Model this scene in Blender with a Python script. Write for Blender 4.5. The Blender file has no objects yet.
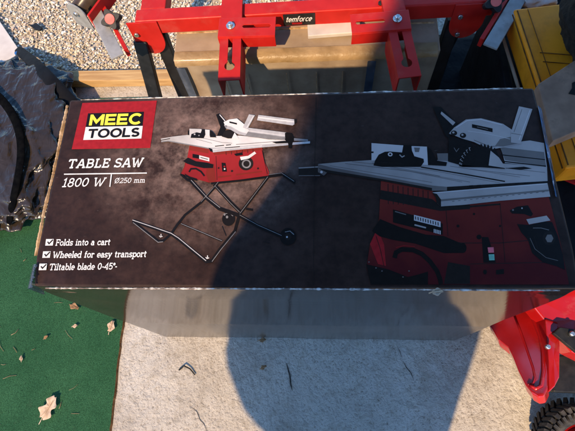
import bpy, bmesh, math, random
from mathutils import Vector, Matrix, noise
random.seed(7)
R = math.radians
scene = bpy.context.scene
COL = scene.collection

# ------------------------------------------------------------------ camera
cam_d = bpy.data.cameras.new('camera')
cam = bpy.data.objects.new('camera', cam_d)
COL.objects.link(cam)
FPX = 474.8
RM = Matrix(((0.9971, 0.0069, 0.0757), (0.0205, 0.9348, -0.3547), (-0.0732, 0.3552, 0.9319)))
CP = Vector((0.0491, -0.1473, 1.3425))
RM = RM.to_quaternion().normalized().to_matrix()
cam.matrix_world = Matrix.Translation(CP) @ RM.to_4x4()
cam_d.sensor_width = 36.0
cam_d.lens = 36.0 * FPX / 575.0
cam_d.clip_start = 0.01
cam_d.clip_end = 500
scene.camera = cam

# ------------------------------------------------------------------ light
SUN = Vector((0.374, 1.0, -1.07)).normalized()
sun_d = bpy.data.lights.new('sun', 'SUN')
sun_d.energy = 2.45
sun_d.angle = R(0.9)
sun_d.color = (1.0, 0.74, 0.44)
sun = bpy.data.objects.new('sun', sun_d)
COL.objects.link(sun)
sun.rotation_mode = 'QUATERNION'
sun.rotation_quaternion = SUN.to_track_quat('-Z', 'Y')
sun.location = (-2, -5, 6)
world = bpy.data.worlds.new('World')
scene.world = world
world.use_nodes = True
wn = world.node_tree
bg = wn.nodes['Background']
sky = wn.nodes.new('ShaderNodeTexSky')
sky.sky_type = 'NISHITA'
sky.sun_disc = False
sky.ozone_density = 4.0
sky.dust_density = 0.2
sky.sun_elevation = R(45)
sky.sun_rotation = math.atan2(-SUN.x, -SUN.y)
hs = wn.nodes.new('ShaderNodeHueSaturation')
hs.inputs['Saturation'].default_value = 1.17
wn.links.new(sky.outputs[0], hs.inputs['Color'])
wn.links.new(hs.outputs[0], bg.inputs[0])
bg.inputs[1].default_value = 0.15
vs = scene.view_settings
vs.view_transform = 'Standard'
vs.look = 'None'
vs.gamma = 1.0
vs.use_curve_mapping = False
vs.exposure = 1.5

# ------------------------------------------------------------------ helpers
def at(px, py, z=None, y=None):
    """world point seen at photo pixel on the plane z=... or y=..."""
    d = RM @ Vector(((px - 287.5) / FPX, -(py - 215.5) / FPX, -1))
    t = (z - CP.z) / d.z if z is not None else (y - CP.y) / d.y
    return CP + d * t

def tag(o, label=None, cat=None, group=None, kind=None):
    if label: o['label'] = label
    if cat: o['category'] = cat
    if group: o['group'] = group
    if kind: o['kind'] = kind
    return o

def empty(name, loc=(0, 0, 0), rz=0.0):
    o = bpy.data.objects.new(name, None)
    COL.objects.link(o)
    o.location = loc
    o.rotation_euler = (0, 0, rz)
    o.empty_display_size = 0.05
    return o

def link(name, me, m, parent=None, bevel=0.0, seg=2):
    o = bpy.data.objects.new(name, me)
    COL.objects.link(o)
    for mm in (m if isinstance(m, (list, tuple)) else [m]):
        me.materials.append(mm)
    if parent is not None: o.parent = parent
    if bevel:
        b = o.modifiers.new('bevel', 'BEVEL')
        b.width = bevel; b.segments = seg; b.limit_method = 'ANGLE'; b.angle_limit = R(35)
    return o

def offset_strip(pts, w, closed=False):
    n = len(pts); L = []; Rr = []
    for i in range(n):
        if closed:
            a, b, c = pts[i - 1], pts[i], pts[(i + 1) % n]
        else:
            a, b, c = pts[max(i - 1, 0)], pts[i], pts[min(i + 1, n - 1)]
        d1 = Vector((b[0] - a[0], b[1] - a[1])); d2 = Vector((c[0] - b[0], c[1] - b[1]))
        if d1.length < 1e-9: d1 = d2
        if d2.length < 1e-9: d2 = d1
        d1.normalize(); d2.normalize()
        n1 = Vector((-d1.y, d1.x)); n2 = Vector((-d2.y, d2.x))
        m = n1 + n2
        if m.length < 1e-6: m = n1.copy()
        m.normalize()
        k = min(1.0 / max(m.dot(n1), 0.35), 2.2) * w / 2
        L.append((b[0] + m.x * k, b[1] + m.y * k)); Rr.append((b[0] - m.x * k, b[1] - m.y * k))
    return L, Rr

class MB:
    def __init__(s): s.bm = bmesh.new()
    def face(s, pts, mi=0, smooth=False):
        try:
            f = s.bm.faces.new([s.bm.verts.new(p) for p in pts]); f.material_index = mi; f.smooth = smooth
            return f
        except ValueError: return None
    def box(s, c, size, rot=None, mi=0):
        M = Matrix.Translation(c) @ (rot.to_4x4() if rot is not None else Matrix.Identity(4)) @ Matrix.Diagonal((size[0], size[1], size[2], 1))
        r = bmesh.ops.create_cube(s.bm, size=1.0, matrix=M)
        for v in r['verts']:
            for f in v.link_faces: f.material_index = mi
        return s
    def bar(s, a, b, w, h, up=(0, 0, 1), mi=0):
        a = Vector(a); b = Vector(b); x = (b - a); L = x.length; x.normalize()
        y = Vector(up).cross(x)
        if y.length < 1e-5: y = Vector((0, 1, 0)).cross(x)
        y.normalize(); z = x.cross(y)
        M = Matrix((x, y, z)).transposed()
        return s.box((a + b) / 2, (L, w, h), M, mi)
    def tube(s, path, r, n=12, mi=0, cap=True, radii=None):
        path = [Vector(p) for p in path]; rings = []
        ref = None
        for i, p in enumerate(path):
            t = (path[min(i + 1, len(path) - 1)] - path[max(i - 1, 0)]).normalized()
            if ref is None:
                ref = t.orthogonal().normalized()
            ref = (ref - t * ref.dot(t)).normalized()
            bn = t.cross(ref)
            rr = radii[i] if radii else r
            rings.append([s.bm.verts.new(p + (ref * math.cos(2 * math.pi * k / n) + bn * math.sin(2 * math.pi * k / n)) * rr) for k in range(n)])
        for a, b in zip(rings, rings[1:]):
            for k in range(n):
                f = s.bm.faces.new((a[k], a[(k + 1) % n], b[(k + 1) % n], b[k])); f.smooth = True; f.material_index = mi
        if cap:
            for rg, rev in ((rings[0], True), (rings[-1], False)):
                f = s.bm.faces.new(list(reversed(rg)) if rev else rg); f.material_index = mi
        return s
    def plate(s, outer, holes, M, t, mi=0):
        """flat plate in local xy (thickness t below z=0), with real holes; M: 4x4"""
        bm2 = bmesh.new()
        edges = []; loops = []
        for lp in [outer] + list(holes):
            vs_ = [bm2.verts.new((p[0], p[1], 0)) for p in lp]
            loops.append(vs_)
            for i in range(len(vs_)): edges.append(bm2.edges.new((vs_[i], vs_[(i + 1) % len(vs_)])))
        bmesh.ops.triangle_fill(bm2, use_beauty=True, use_dissolve=False, edges=edges, normal=(0, 0, 1))
        tris = [[v.co.copy() for v in f.verts] for f in bm2.faces]
        lps = [[v.co.copy() for v in l] for l in loops]
        bm2.free()
        dz = Vector((0, 0, -t))
        for tr in tris:
            n = (tr[1] - tr[0]).cross(tr[2] - tr[0])
            if n.z < 0: tr.reverse()
            s.face([M @ p for p in tr], mi)
            s.face([M @ (p + dz) for p in reversed(tr)], mi)
        for l in lps:
            for i in range(len(l)):
                a, b = l[i], l[(i + 1) % len(l)]
                s.face([M @ a, M @ (a + dz), M @ (b + dz), M @ b], mi)
        bmesh.ops.remove_doubles(s.bm, verts=s.bm.verts[:], dist=1e-5)
        bmesh.ops.recalc_face_normals(s.bm, faces=s.bm.faces[:])
        return s
    def build(s, name, m, parent=None, bevel=0.0, seg=2, smooth=False):
        me = bpy.data.meshes.new(name)
        if smooth:
            for f in s.bm.faces: f.smooth = True
        s.bm.to_mesh(me); s.bm.free()
        return link(name, me, m, parent, bevel, seg)

def ring(cx, cy, r, n=16, r2=None, a0=0.0, a1=None):
    a1 = a0 + 2 * math.pi if a1 is None else a1
    full = abs(a1 - a0 - 2 * math.pi) < 1e-6
    m = n if full else n + 1
    return [(cx + r * math.cos(a0 + (a1 - a0) * k / n), cy + (r2 or r) * math.sin(a0 + (a1 - a0) * k / n)) for k in range(m)]

# ------------------------------------------------------------------ materials
def nd(nt, t, **kw):
    n = nt.nodes.new(t)
    for k, v in kw.items(): setattr(n, k, v)
    return n

def pm(name, c1, c2=None, scale=20.0, rough=0.5, bump=0.0, bscale=60.0, metal=0.0, coat=0.0, spec=0.22,
       rvar=0.1, stretch=(1, 1, 1), detail=5.0, bdist=0.002, lo=0.35, hi=0.65):
    m = bpy.data.materials.new(name); m.use_nodes = True
    nt = m.node_tree; b = nt.nodes['Principled BSDF']
    tc = nd(nt, 'ShaderNodeTexCoord'); mp = nd(nt, 'ShaderNodeMapping')
    mp.inputs['Scale'].default_value = stretch
    nt.links.new(tc.outputs['Object'], mp.inputs[0])
    c2 = c2 or tuple(min(1, x * 1.25 + 0.004) for x in c1)
    nz = nd(nt, 'ShaderNodeTexNoise'); nz.inputs['Scale'].default_value = scale; nz.inputs['Detail'].default_value = detail
    nt.links.new(mp.outputs[0], nz.inputs['Vector'])
    cr = nd(nt, 'ShaderNodeValToRGB')
    cr.color_ramp.elements[0].position = lo; cr.color_ramp.elements[1].position = hi
    cr.color_ramp.elements[0].color = (*c1, 1); cr.color_ramp.elements[1].color = (*c2, 1)
    nt.links.new(nz.outputs['Fac'], cr.inputs[0]); nt.links.new(cr.outputs[0], b.inputs['Base Color'])
    mr = nd(nt, 'ShaderNodeMapRange'); mr.inputs['To Min'].default_value = max(0.02, rough - rvar); mr.inputs['To Max'].default_value = min(1, rough + rvar)
    n2 = nd(nt, 'ShaderNodeTexNoise'); n2.inputs['Scale'].default_value = scale * 2.7; n2.inputs['Detail'].default_value = 4
    nt.links.new(mp.outputs[0], n2.inputs['Vector'])
    nt.links.new(n2.outputs['Fac'], mr.inputs[0]); nt.links.new(mr.outputs[0], b.inputs['Roughness'])
    b.inputs['Metallic'].default_value = metal
    b.inputs['Coat Weight'].default_value = coat
    b.inputs['Coat Roughness'].default_value = 0.12
    b.inputs['Specular IOR Level'].default_value = spec
    if bump:
        n3 = nd(nt, 'ShaderNodeTexNoise'); n3.inputs['Scale'].default_value = bscale; n3.inputs['Detail'].default_value = 6
        nt.links.new(mp.outputs[0], n3.inputs['Vector'])
        bp = nd(nt, 'ShaderNodeBump'); bp.inputs['Strength'].default_value = bump; bp.inputs['Distance'].default_value = bdist
        nt.links.new(n3.outputs['Fac'], bp.inputs['Height']); nt.links.new(bp.outputs[0], b.inputs['Normal'])
    return m

def ink(name, c, rough=0.32):
    """a printed colour under the same thin varnish as the carton: slight ink mottling"""
    return pm(name, tuple(x * 0.86 for x in c), tuple(min(1, x * 1.08) for x in c), 120, rough, 0.05, 300, coat=0.0, spec=0.15, bdist=0.0005)

M = {}
# setting
def concrete_mat():
    m = bpy.data.materials.new('concrete'); m.use_nodes = True
    nt = m.node_tree; b = nt.nodes['Principled BSDF']; L = nt.links.new
    tc = nd(nt, 'ShaderNodeTexCoord')
    def nz(s, d=6, r=0.6):
        n = nd(nt, 'ShaderNodeTexNoise'); n.inputs['Scale'].default_value = s; n.inputs['Detail'].default_value = d; n.inputs['Roughness'].default_value = r
        L(tc.outputs['Object'], n.inputs['Vector']); return n
    big = nz(5, 6); fine = nz(160, 4, 0.7); mid = nz(34, 5)
    cr = nd(nt, 'ShaderNodeValToRGB'); e = cr.color_ramp.elements
    e[0].position = .3; e[0].color = (.345, .295, .24, 1); e[1].position = .7; e[1].color = (.53, .475, .405, 1)
    L(big.outputs['Fac'], cr.inputs[0])
    mx = nd(nt, 'ShaderNodeMix', data_type='RGBA', blend_type='MULTIPLY'); mx.inputs[0].default_value = 1
    cr2 = nd(nt, 'ShaderNodeValToRGB'); e = cr2.color_ramp.elements
    e[0].position = .36; e[0].color = (.42, .37, .32, 1); e[1].position = .445; e[1].color = (1.05, 1.04, 1.02, 1)
    pm_ = nz(9, 5); pr = nd(nt, 'ShaderNodeMapRange'); pr.inputs['From Min'].default_value = .35; pr.inputs['From Max'].default_value = .65; pr.inputs['To Min'].default_value = .25
    L(pm_.outputs['Fac'], pr.inputs[0]); L(pr.outputs[0], mx.inputs[0])
    L(fine.outputs['Fac'], cr2.inputs[0]); L(cr.outputs[0], mx.inputs[6]); L(cr2.outputs[0], mx.inputs[7])
    mx2 = nd(nt, 'ShaderNodeMix', data_type='RGBA', blend_type='MULTIPLY'); mx2.inputs[0].default_value = 1
    cr3 = nd(nt, 'ShaderNodeValToRGB'); e = cr3.color_ramp.elements
    e[0].position = .3; e[0].color = (.8, .78, .74, 1); e[1].position = .5; e[1].color = (1, 1, 1, 1)
    L(mid.outputs['Fac'], cr3.inputs[0]); L(mx.outputs[2], mx2.inputs[6]); L(cr3.outputs[0], mx2.inputs[7])
    L(mx2.outputs[2], b.inputs['Base Color'])
    b.inputs['Roughness'].default_value = .95; b.inputs['Specular IOR Level'].default_value = .12
    vo = nd(nt, 'ShaderNodeTexVoronoi'); vo.inputs['Scale'].default_value = 95; vo.feature = 'SMOOTH_F1'
    mp = nd(nt, 'ShaderNodeMapping'); mp.inputs['Rotation'].default_value = (0, 0, R(35)); mp.inputs['Scale'].default_value = (1, .62, 1)
    dn = nz(60, 3); va = nd(nt, 'ShaderNodeMix', data_type='RGBA'); va.inputs[0].default_value = .02
    L(tc.outputs['Object'], va.inputs[6]); L(dn.outputs['Color'], va.inputs[7])
    L(va.outputs[2], mp.inputs[0]); L(mp.outputs[0], vo.inputs['Vector'])
    ad = nd(nt, 'ShaderNodeMath', operation='ADD'); ml = nd(nt, 'ShaderNodeMath', operation='MULTIPLY'); ml.inputs[1].default_value = .9
    L(fine.outputs['Fac'], ml.inputs[0]); L(vo.outputs['Distance'], ad.inputs[0]); L(ml.outputs[0], ad.inputs[1])
    bp = nd(nt, 'ShaderNodeBump'); bp.inputs['Strength'].default_value = .9; bp.inputs['Distance'].default_value = .0036
    L(ad.outputs[0], bp.inputs['Height']); L(bp.outputs[0], b.inputs['Normal'])
    return m
M['concrete'] = concrete_mat()
M['asphalt'] = pm('asphalt', (.10, .095, .085), (.24, .215, .18), 90, .9, .9, 130, bdist=.006)
M['pit'] = pm('dark_crack', (.03, .026, .022), (.07, .06, .05), 200, .95, .5, 300)
M['backing'] = pm('brown_carpet_backing', (.10, .045, .015), (.20, .10, .04), 90, .9, .6, 300)
M['grit'] = pm('pale_grit', (.26, .22, .165), (.50, .43, .34), 120, .9, .8, 220, bdist=.004)
def carpet_mat():
    m = bpy.data.materials.new('green_carpet'); m.use_nodes = True
    nt = m.node_tree; b = nt.nodes['Principled BSDF']; L = nt.links.new
    tc = nd(nt, 'ShaderNodeTexCoord')
    def nz(s, d, r=.6):
        n = nd(nt, 'ShaderNodeTexNoise'); n.inputs['Scale'].default_value = s; n.inputs['Detail'].default_value = d; n.inputs['Roughness'].default_value = r
        L(tc.outputs['Object'], n.inputs['Vector']); return n
    def ramp(n, p0, c0, p1, c1):
        r = nd(nt, 'ShaderNodeValToRGB'); e = r.color_ramp.elements
        e[0].position = p0; e[0].color = (*c0, 1); e[1].position = p1; e[1].color = (*c1, 1); L(n.outputs['Fac'], r.inputs[0]); return r
    big = ramp(nz(7, 7), .3, (.018, .070, .030), .7, (.032, .104, .046))
    fib = ramp(nz(430, 3, .8), .34, (.45, .5, .45), .66, (1.6, 1.5, 1.45))
    wear = ramp(nz(23, 8, .75), .60, (0, 0, 0), .74, (.55, .55, .55))
    mx = nd(nt, 'ShaderNodeMix', data_type='RGBA', blend_type='MULTIPLY'); mx.inputs[0].default_value = 1
    L(big.outputs[0], mx.inputs[6]); L(fib.outputs[0], mx.inputs[7])
    m2 = nd(nt, 'ShaderNodeMix', data_type='RGBA'); L(wear.outputs[0], m2.inputs[0]); L(mx.outputs[2], m2.inputs[6]); m2.inputs[7].default_value = (.05, .085, .045, 1)
    L(m2.outputs[2], b.inputs['Base Color']); b.inputs['Roughness'].default_value = .95; b.inputs['Specular IOR Level'].default_value = .1
    n = nz(380, 4, .8); bp = nd(nt, 'ShaderNodeBump'); bp.inputs['Strength'].default_value = .9; bp.inputs['Distance'].default_value = .003
    L(n.outputs['Fac'], bp.inputs['Height']); L(bp.outputs[0], b.inputs['Normal'])
    return m
M['carpet'] = carpet_mat()
def pebble_mat():
    m = bpy.data.materials.new('pebbles'); m.use_nodes = True
    nt = m.node_tree; b = nt.nodes['Principled BSDF']
    a = nd(nt, 'ShaderNodeAttribute'); a.attribute_name = 'tint'
    nz = nd(nt, 'ShaderNodeTexNoise'); nz.inputs['Scale'].default_value = 260
    tc = nd(nt, 'ShaderNodeTexCoord'); nt.links.new(tc.outputs['Object'], nz.inputs['Vector'])
    mx = nd(nt, 'ShaderNodeMix', data_type='RGBA', blend_type='MULTIPLY'); mx.inputs[0].default_value = .2
    nt.links.new(a.outputs['Color'], mx.inputs[6]); nt.links.new(nz.outputs['Fac'], mx.inputs[7])
    nt.links.new(mx.outputs[2], b.inputs['Base Color']); b.inputs['Roughness'].default_value = .75
    return m
M['pebbles'] = pebble_mat()
M['pine'] = pm('pine_wood', (.36, .20, .075), (.50, .31, .13), 9, .6, .25, 60, stretch=(1, 12, 12))
# carton
def print_mat():
    """dark brown printed grunge with a dusty pale cloud round the small picture"""
    m = bpy.data.materials.new('dark_grunge_print'); m.use_nodes = True
    nt = m.node_tree; b = nt.nodes['Principled BSDF']; L = nt.links.new
    tc = nd(nt, 'ShaderNodeTexCoord')
    def nz(s, d=8, r=.65):
        n = nd(nt, 'ShaderNodeTexNoise'); n.inputs['Scale'].default_value = s; n.inputs['Detail'].default_value = d; n.inputs['Roughness'].default_value = r
        L(tc.outputs['Object'], n.inputs['Vector']); return n
    n1 = nz(9); n2 = nz(70, 6)
    cr = nd(nt, 'ShaderNodeValToRGB'); e = cr.color_ramp.elements
    e[0].position = .3; e[0].color = (.017, .0082, .0058, 1); e[1].position = .75; e[1].color = (.048, .025, .018, 1)
    L(n1.outputs['Fac'], cr.inputs[0])
    # cloud: distance from picture centre
    vm = nd(nt, 'ShaderNodeVectorMath', operation='SUBTRACT'); vm.inputs[1].default_value = (-.15, .225, .657)
    L(tc.outputs['Object'], vm.inputs[0])
    vs_ = nd(nt, 'ShaderNodeVectorMath', operation='MULTIPLY'); vs_.inputs[1].default_value = (5.0, 5.6, 0)
    L(vm.outputs[0], vs_.inputs[0])
    ln = nd(nt, 'ShaderNodeVectorMath', operation='LENGTH'); L(vs_.outputs[0], ln.inputs[0])
    iv = nd(nt, 'ShaderNodeMath', operation='SUBTRACT', use_clamp=True); iv.inputs[0].default_value = 1; L(ln.outputs['Value'], iv.inputs[1])
    cr2 = nd(nt, 'ShaderNodeValToRGB'); e = cr2.color_ramp.elements
    e[0].position = .38; e[0].color = (0, 0, 0, 1); e[1].position = .66; e[1].color = (1, 1, 1, 1)
    n4 = nz(16, 9, .75); L(n4.outputs['Fac'], cr2.inputs[0])
    ml = nd(nt, 'ShaderNodeMath', operation='MULTIPLY'); L(iv.outputs[0], ml.inputs[0]); L(cr2.outputs[0], ml.inputs[1])
    mx = nd(nt, 'ShaderNodeMix', data_type='RGBA'); L(ml.outputs[0], mx.inputs[0]); L(cr.outputs[0], mx.inputs[6]); mx.inputs[7].default_value = (.34, .22, .175, 1)
    mx2 = nd(nt, 'ShaderNodeMix', data_type='RGBA', blend_type='MULTIPLY'); mx2.inputs[0].default_value = .8
    cr3 = nd(nt, 'ShaderNodeValToRGB'); e = cr3.color_ramp.elements
    e[0].position = .35; e[0].color = (.6, .6, .6, 1); e[1].position = .65; e[1].color = (1.25, 1.2, 1.2, 1)
    L(n2.outputs['Fac'], cr3.inputs[0]); L(mx.outputs[2], mx2.inputs[6]); L(cr3.outputs[0], mx2.inputs[7])
    # worn scuffs, sparse pale scratches
    wv = nz(240, 3, .5); mp = nd(nt, 'ShaderNodeMapping'); mp.inputs['Scale'].default_value = (.25, 1, 1); mp.inputs['Rotation'].default_value = (0, 0, R(20))
    L(tc.outputs['Object'], mp.inputs[0]); L(mp.outputs[0], wv.inputs['Vector'])
    cr5 = nd(nt, 'ShaderNodeValToRGB'); e = cr5.color_ramp.elements
    e[0].position = .73; e[0].color = (0, 0, 0, 1); e[1].position = .82; e[1].color = (.28, .28, .28, 1)
    L(wv.outputs['Fac'], cr5.inputs[0])
    mx3 = nd(nt, 'ShaderNodeMix', data_type='RGBA'); L(cr5.outputs[0], mx3.inputs[0]); L(mx2.outputs[2], mx3.inputs[6]); mx3.inputs[7].default_value = (.25, .20, .17, 1)
    L(mx3.outputs[2], b.inputs['Base Color'])
    b.inputs['Roughness'].default_value = .42
    b.inputs['Specular IOR Level'].default_value = .13
    n5 = nz(26, 3)
    bp = nd(nt, 'ShaderNodeBump'); bp.inputs['Strength'].default_value = .12; bp.inputs['Distance'].default_value = .004
    L(n5.outputs['Fac'], bp.inputs['Height']); L(bp.outputs[0], b.inputs['Normal'])
    return m
M['print'] = print_mat()
def side_mat(name, base, rough, streak):
    """glossy varnished carton side, faint vertical corrugation"""
    m = bpy.data.materials.new(name); m.use_nodes = True
    nt = m.node_tree; b = nt.nodes['Principled BSDF']; L = nt.links.new
    tc = nd(nt, 'ShaderNodeTexCoord'); mp = nd(nt, 'ShaderNodeMapping'); mp.inputs['Scale'].default_value = (1, 1, .03)
    L(tc.outputs['Object'], mp.inputs[0])
    n1 = nd(nt, 'ShaderNodeTexNoise'); n1.inputs['Scale'].default_value = 130; n1.inputs['Detail'].default_value = 5
    L(mp.outputs[0], n1.inputs['Vector'])
    n2 = nd(nt, 'ShaderNodeTexNoise'); n2.inputs['Scale'].default_value = 14; n2.inputs['Detail'].default_value = 8
    L(tc.outputs['Object'], n2.inputs['Vector'])
    cr = nd(nt, 'ShaderNodeValToRGB'); e = cr.color_ramp.elements
    e[0].position = .3; e[0].color = (*[x * .7 for x in base], 1); e[1].position = .7; e[1].color = (*[x * 1.3 for x in base], 1)
    L(n2.outputs['Fac'], cr.inputs[0]); L(cr.outputs[0], b.inputs['Base Color'])
    b.inputs['Roughness'].default_value = rough; b.inputs['IOR'].default_value = 1.45; b.inputs['Specular IOR Level'].default_value = .36
    bp = nd(nt, 'ShaderNodeBump'); bp.inputs['Strength'].default_value = streak; bp.inputs['Distance'].default_value = .002
    L(n1.outputs['Fac'], bp.inputs['Height']); L(bp.outputs[0], b.inputs['Normal'])
    return m
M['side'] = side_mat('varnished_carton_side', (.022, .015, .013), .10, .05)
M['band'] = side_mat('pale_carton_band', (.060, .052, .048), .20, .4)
M['seam_brown'] = pm('dark_brown_seam', (.07, .026, .004), (.16, .06, .008), 60, .7, .3, 200)
M['kraft'] = pm('kraft_cardboard', (.25, .175, .115), (.35, .26, .175), 14, .85, .3, 60, spec=.15)
M['kraft_worn'] = pm('torn_cardboard_edge', (.30, .17, .07), (.55, .36, .20), 80, .9, .6, 200)
M['fray'] = pm('frayed_paper', (.16, .12, .10), (.62, .56, .50), 90, .9, .6, 300, lo=.42, hi=.6)
M['tape_clear'] = pm('clear_tape', (.10, .14, .21), (.22, .28, .38), 30, .16, .4, 60, coat=.6)
M['tape_clear'].node_tree.nodes['Principled BSDF'].inputs['Transmission Weight'].default_value = .75
M['tape_clear'].node_tree.nodes['Principled BSDF'].inputs['IOR'].default_value = 1.12
M['tape_blue'] = pm('dull_blue_tape', (.03, .055, .10), (.09, .15, .25), 30, .2, .4, 60, spec=.5)
M['tape_brown'] = pm('brown_packing_tape', (.23, .145, .065), (.33, .215, .105), 25, .36, .7, 60, coat=.08, bdist=.004)
M['i_red'] = ink('red_ink', (.29, .012, .014))
M['i_yellow'] = ink('yellow_ink', (.86, .74, .06))
M['i_white'] = ink('white_ink', (.68, .64, .60))
M['i_black'] = ink('black_ink', (.009, .007, .006))
M['i_steel'] = ink('pale_grey_ink', (.40, .37, .36))
M['i_grey'] = ink('mid_grey_ink', (.19, .175, .17))
M['i_dark'] = ink('charcoal_ink', (.015, .011, .009))
M['i_brown'] = ink('brown_ink', (.034, .018, .009))
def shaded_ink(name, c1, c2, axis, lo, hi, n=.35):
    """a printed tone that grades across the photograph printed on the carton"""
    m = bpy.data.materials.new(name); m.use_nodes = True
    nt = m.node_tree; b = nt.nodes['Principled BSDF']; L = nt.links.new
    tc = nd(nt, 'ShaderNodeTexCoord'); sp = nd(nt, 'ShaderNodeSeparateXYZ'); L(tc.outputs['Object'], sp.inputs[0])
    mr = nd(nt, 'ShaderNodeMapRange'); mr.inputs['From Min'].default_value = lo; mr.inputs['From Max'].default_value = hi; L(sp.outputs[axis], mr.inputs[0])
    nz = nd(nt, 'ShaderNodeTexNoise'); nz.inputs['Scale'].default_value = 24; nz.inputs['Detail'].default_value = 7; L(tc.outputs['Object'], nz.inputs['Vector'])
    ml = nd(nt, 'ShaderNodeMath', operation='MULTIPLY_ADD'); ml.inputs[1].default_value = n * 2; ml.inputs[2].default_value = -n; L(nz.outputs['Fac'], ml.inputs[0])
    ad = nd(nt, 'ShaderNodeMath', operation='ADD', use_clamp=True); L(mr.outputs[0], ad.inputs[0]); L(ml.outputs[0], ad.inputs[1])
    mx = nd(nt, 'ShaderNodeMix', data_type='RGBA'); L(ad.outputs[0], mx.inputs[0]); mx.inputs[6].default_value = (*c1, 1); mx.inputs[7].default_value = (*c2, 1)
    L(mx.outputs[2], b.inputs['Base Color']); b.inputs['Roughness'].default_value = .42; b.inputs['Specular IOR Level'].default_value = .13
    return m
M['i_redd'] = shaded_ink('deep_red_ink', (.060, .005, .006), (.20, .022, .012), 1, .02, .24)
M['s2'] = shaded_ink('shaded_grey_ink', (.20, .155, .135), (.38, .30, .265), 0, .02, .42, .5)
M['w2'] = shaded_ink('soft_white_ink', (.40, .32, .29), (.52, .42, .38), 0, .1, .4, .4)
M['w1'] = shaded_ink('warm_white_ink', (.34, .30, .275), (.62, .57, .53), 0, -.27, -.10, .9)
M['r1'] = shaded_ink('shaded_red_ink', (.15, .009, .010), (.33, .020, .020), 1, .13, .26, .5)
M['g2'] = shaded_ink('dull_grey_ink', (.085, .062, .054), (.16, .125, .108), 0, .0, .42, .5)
M['i_pink'] = ink('pink_ink', (.65, .12, .14))
M['i_green'] = ink('green_ink', (.16, .36, .26))
# metal and plastic
M['red_paint'] = pm('red_powder_coat', (.40, .012, .008), (.46, .016, .011), 30, .45, .10, 500, spec=.2, bdist=.0006)
M['red_gloss'] = pm('glossy_red_enamel', (.40, .008, .009), (.48, .012, .013), 18, .16, .05, 60, coat=.7)
M['black_tube'] = pm('black_coated_steel', (.008, .008, .009), (.016, .016, .017), 40, .38, .06, 400)
M['grey_steel'] = pm('grey_painted_steel', (.24, .225, .205), (.33, .31, .285), 40, .45, .08, 200, metal=.15)
M['zinc'] = pm('zinc_bolt', (.55, .54, .50), (.75, .73, .68), 120, .28, .1, 300, metal=.9)
M['black_plastic'] = pm('black_plastic', (.012, .012, .012), (.022, .021, .020), 60, .45, .15, 300)
M['rubber'] = pm('black_rubber', (.014, .014, .015), (.030, .029, .028), 70, .75, .3, 200)
M['roller'] = pm('roller_tube', (.03, .02, .015), (.08, .05, .03), 20, .25, .05, 100)
M['pink_plastic'] = pm('faded_red_plastic', (.62, .10, .08), (.70, .15, .12), 60, .5, .1, 200)
M['blue_plastic'] = pm('blue_plastic', (.02, .10, .30), (.04, .16, .42), 50, .4)
M['fold_shade'] = pm('black_fold_shade', (.0015, .0015, .002), (.004, .004, .004), 60, .9, .3, 300, spec=.02)  # near-black tone for the shadowed fold in the bin bag
def film_mat():
    """thin black plastic film with sharp crinkles"""
    m = bpy.data.materials.new('black_bin_plastic'); m.use_nodes = True
    nt = m.node_tree; b = nt.nodes['Principled BSDF']; L = nt.links.new
    tc = nd(nt, 'ShaderNodeTexCoord'); tot = None
    for sc_, w_, st, rz in ((9, 1.0, (1, .55, 1), .4), (21, .42, (.6, 1, 1), -.5), (44, .20, (1, .45, 1), .9), (90, .03, (1, 1, 1), 0)):
        mp = nd(nt, 'ShaderNodeMapping'); mp.inputs['Scale'].default_value = st; mp.inputs['Rotation'].default_value = (0, 0, rz)
        L(tc.outputs['Object'], mp.inputs[0])
        n = nd(nt, 'ShaderNodeTexNoise'); n.inputs['Scale'].default_value = sc_; n.inputs['Detail'].default_value = 1.0; n.inputs['Distortion'].default_value = .6
        L(mp.outputs[0], n.inputs['Vector'])
        a = nd(nt, 'ShaderNodeMath', operation='SUBTRACT'); a.inputs[1].default_value = .5; L(n.outputs['Fac'], a.inputs[0])
        c = nd(nt, 'ShaderNodeMath', operation='ABSOLUTE'); L(a.outputs[0], c.inputs[0])
        d = nd(nt, 'ShaderNodeMath', operation='MULTIPLY'); d.inputs[1].default_value = -w_; L(c.outputs[0], d.inputs[0])
        if tot is None: tot = d
        else:
            e = nd(nt, 'ShaderNodeMath', operation='ADD'); L(tot.outputs[0], e.inputs[0]); L(d.outputs[0], e.inputs[1]); tot = e
    bp = nd(nt, 'ShaderNodeBump'); bp.inputs['Strength'].default_value = 1.0; bp.inputs['Distance'].default_value = .020
    L(tot.outputs[0], bp.inputs['Height']); L(bp.outputs[0], b.inputs['Normal'])
    b.inputs['Base Color'].default_value = (.028, .019, .012, 1); b.inputs['Roughness'].default_value = .21
    b.inputs['Specular IOR Level'].default_value = .36
    return m
M['bin_plastic'] = film_mat()
M['bin_dark'] = pm('matt_black_plastic', (.004, .004, .005), (.008, .008, .009), 20, .6, .3, 50, bdist=.006, spec=.08)
M['white_board'] = pm('white_board', (.48, .42, .37), (.58, .52, .46), 20, .6, .1, 120)
M['yellow_board'] = pm('yellow_board', (.64, .185, .004), (.74, .235, .008), 12, .55, .12, 90)
M['grey_card'] = pm('grey_card', (.19, .105, .066), (.29, .165, .105), 22, .75, .2, 120)
M['dark_cloth'] = pm('dark_brown_fabric', (.007, .0055, .004), (.022, .016, .010), 60, .98, .9, 300, bdist=.004)
M['leaf'] = pm('dry_leaf', (.40, .27, .17), (.58, .44, .32), 60, .7, .3, 150)
M['leaf_dark'] = pm('brown_dry_leaf', (.20, .11, .05), (.34, .20, .10), 60, .7, .3, 150)
M['straw'] = pm('dry_straw', (.16, .11, .05), (.32, .23, .12), 80, .8)
M['scrap'] = pm('black_scrap', (.008, .008, .007), (.016, .015, .013), 80, .5, .3, 200)
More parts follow.
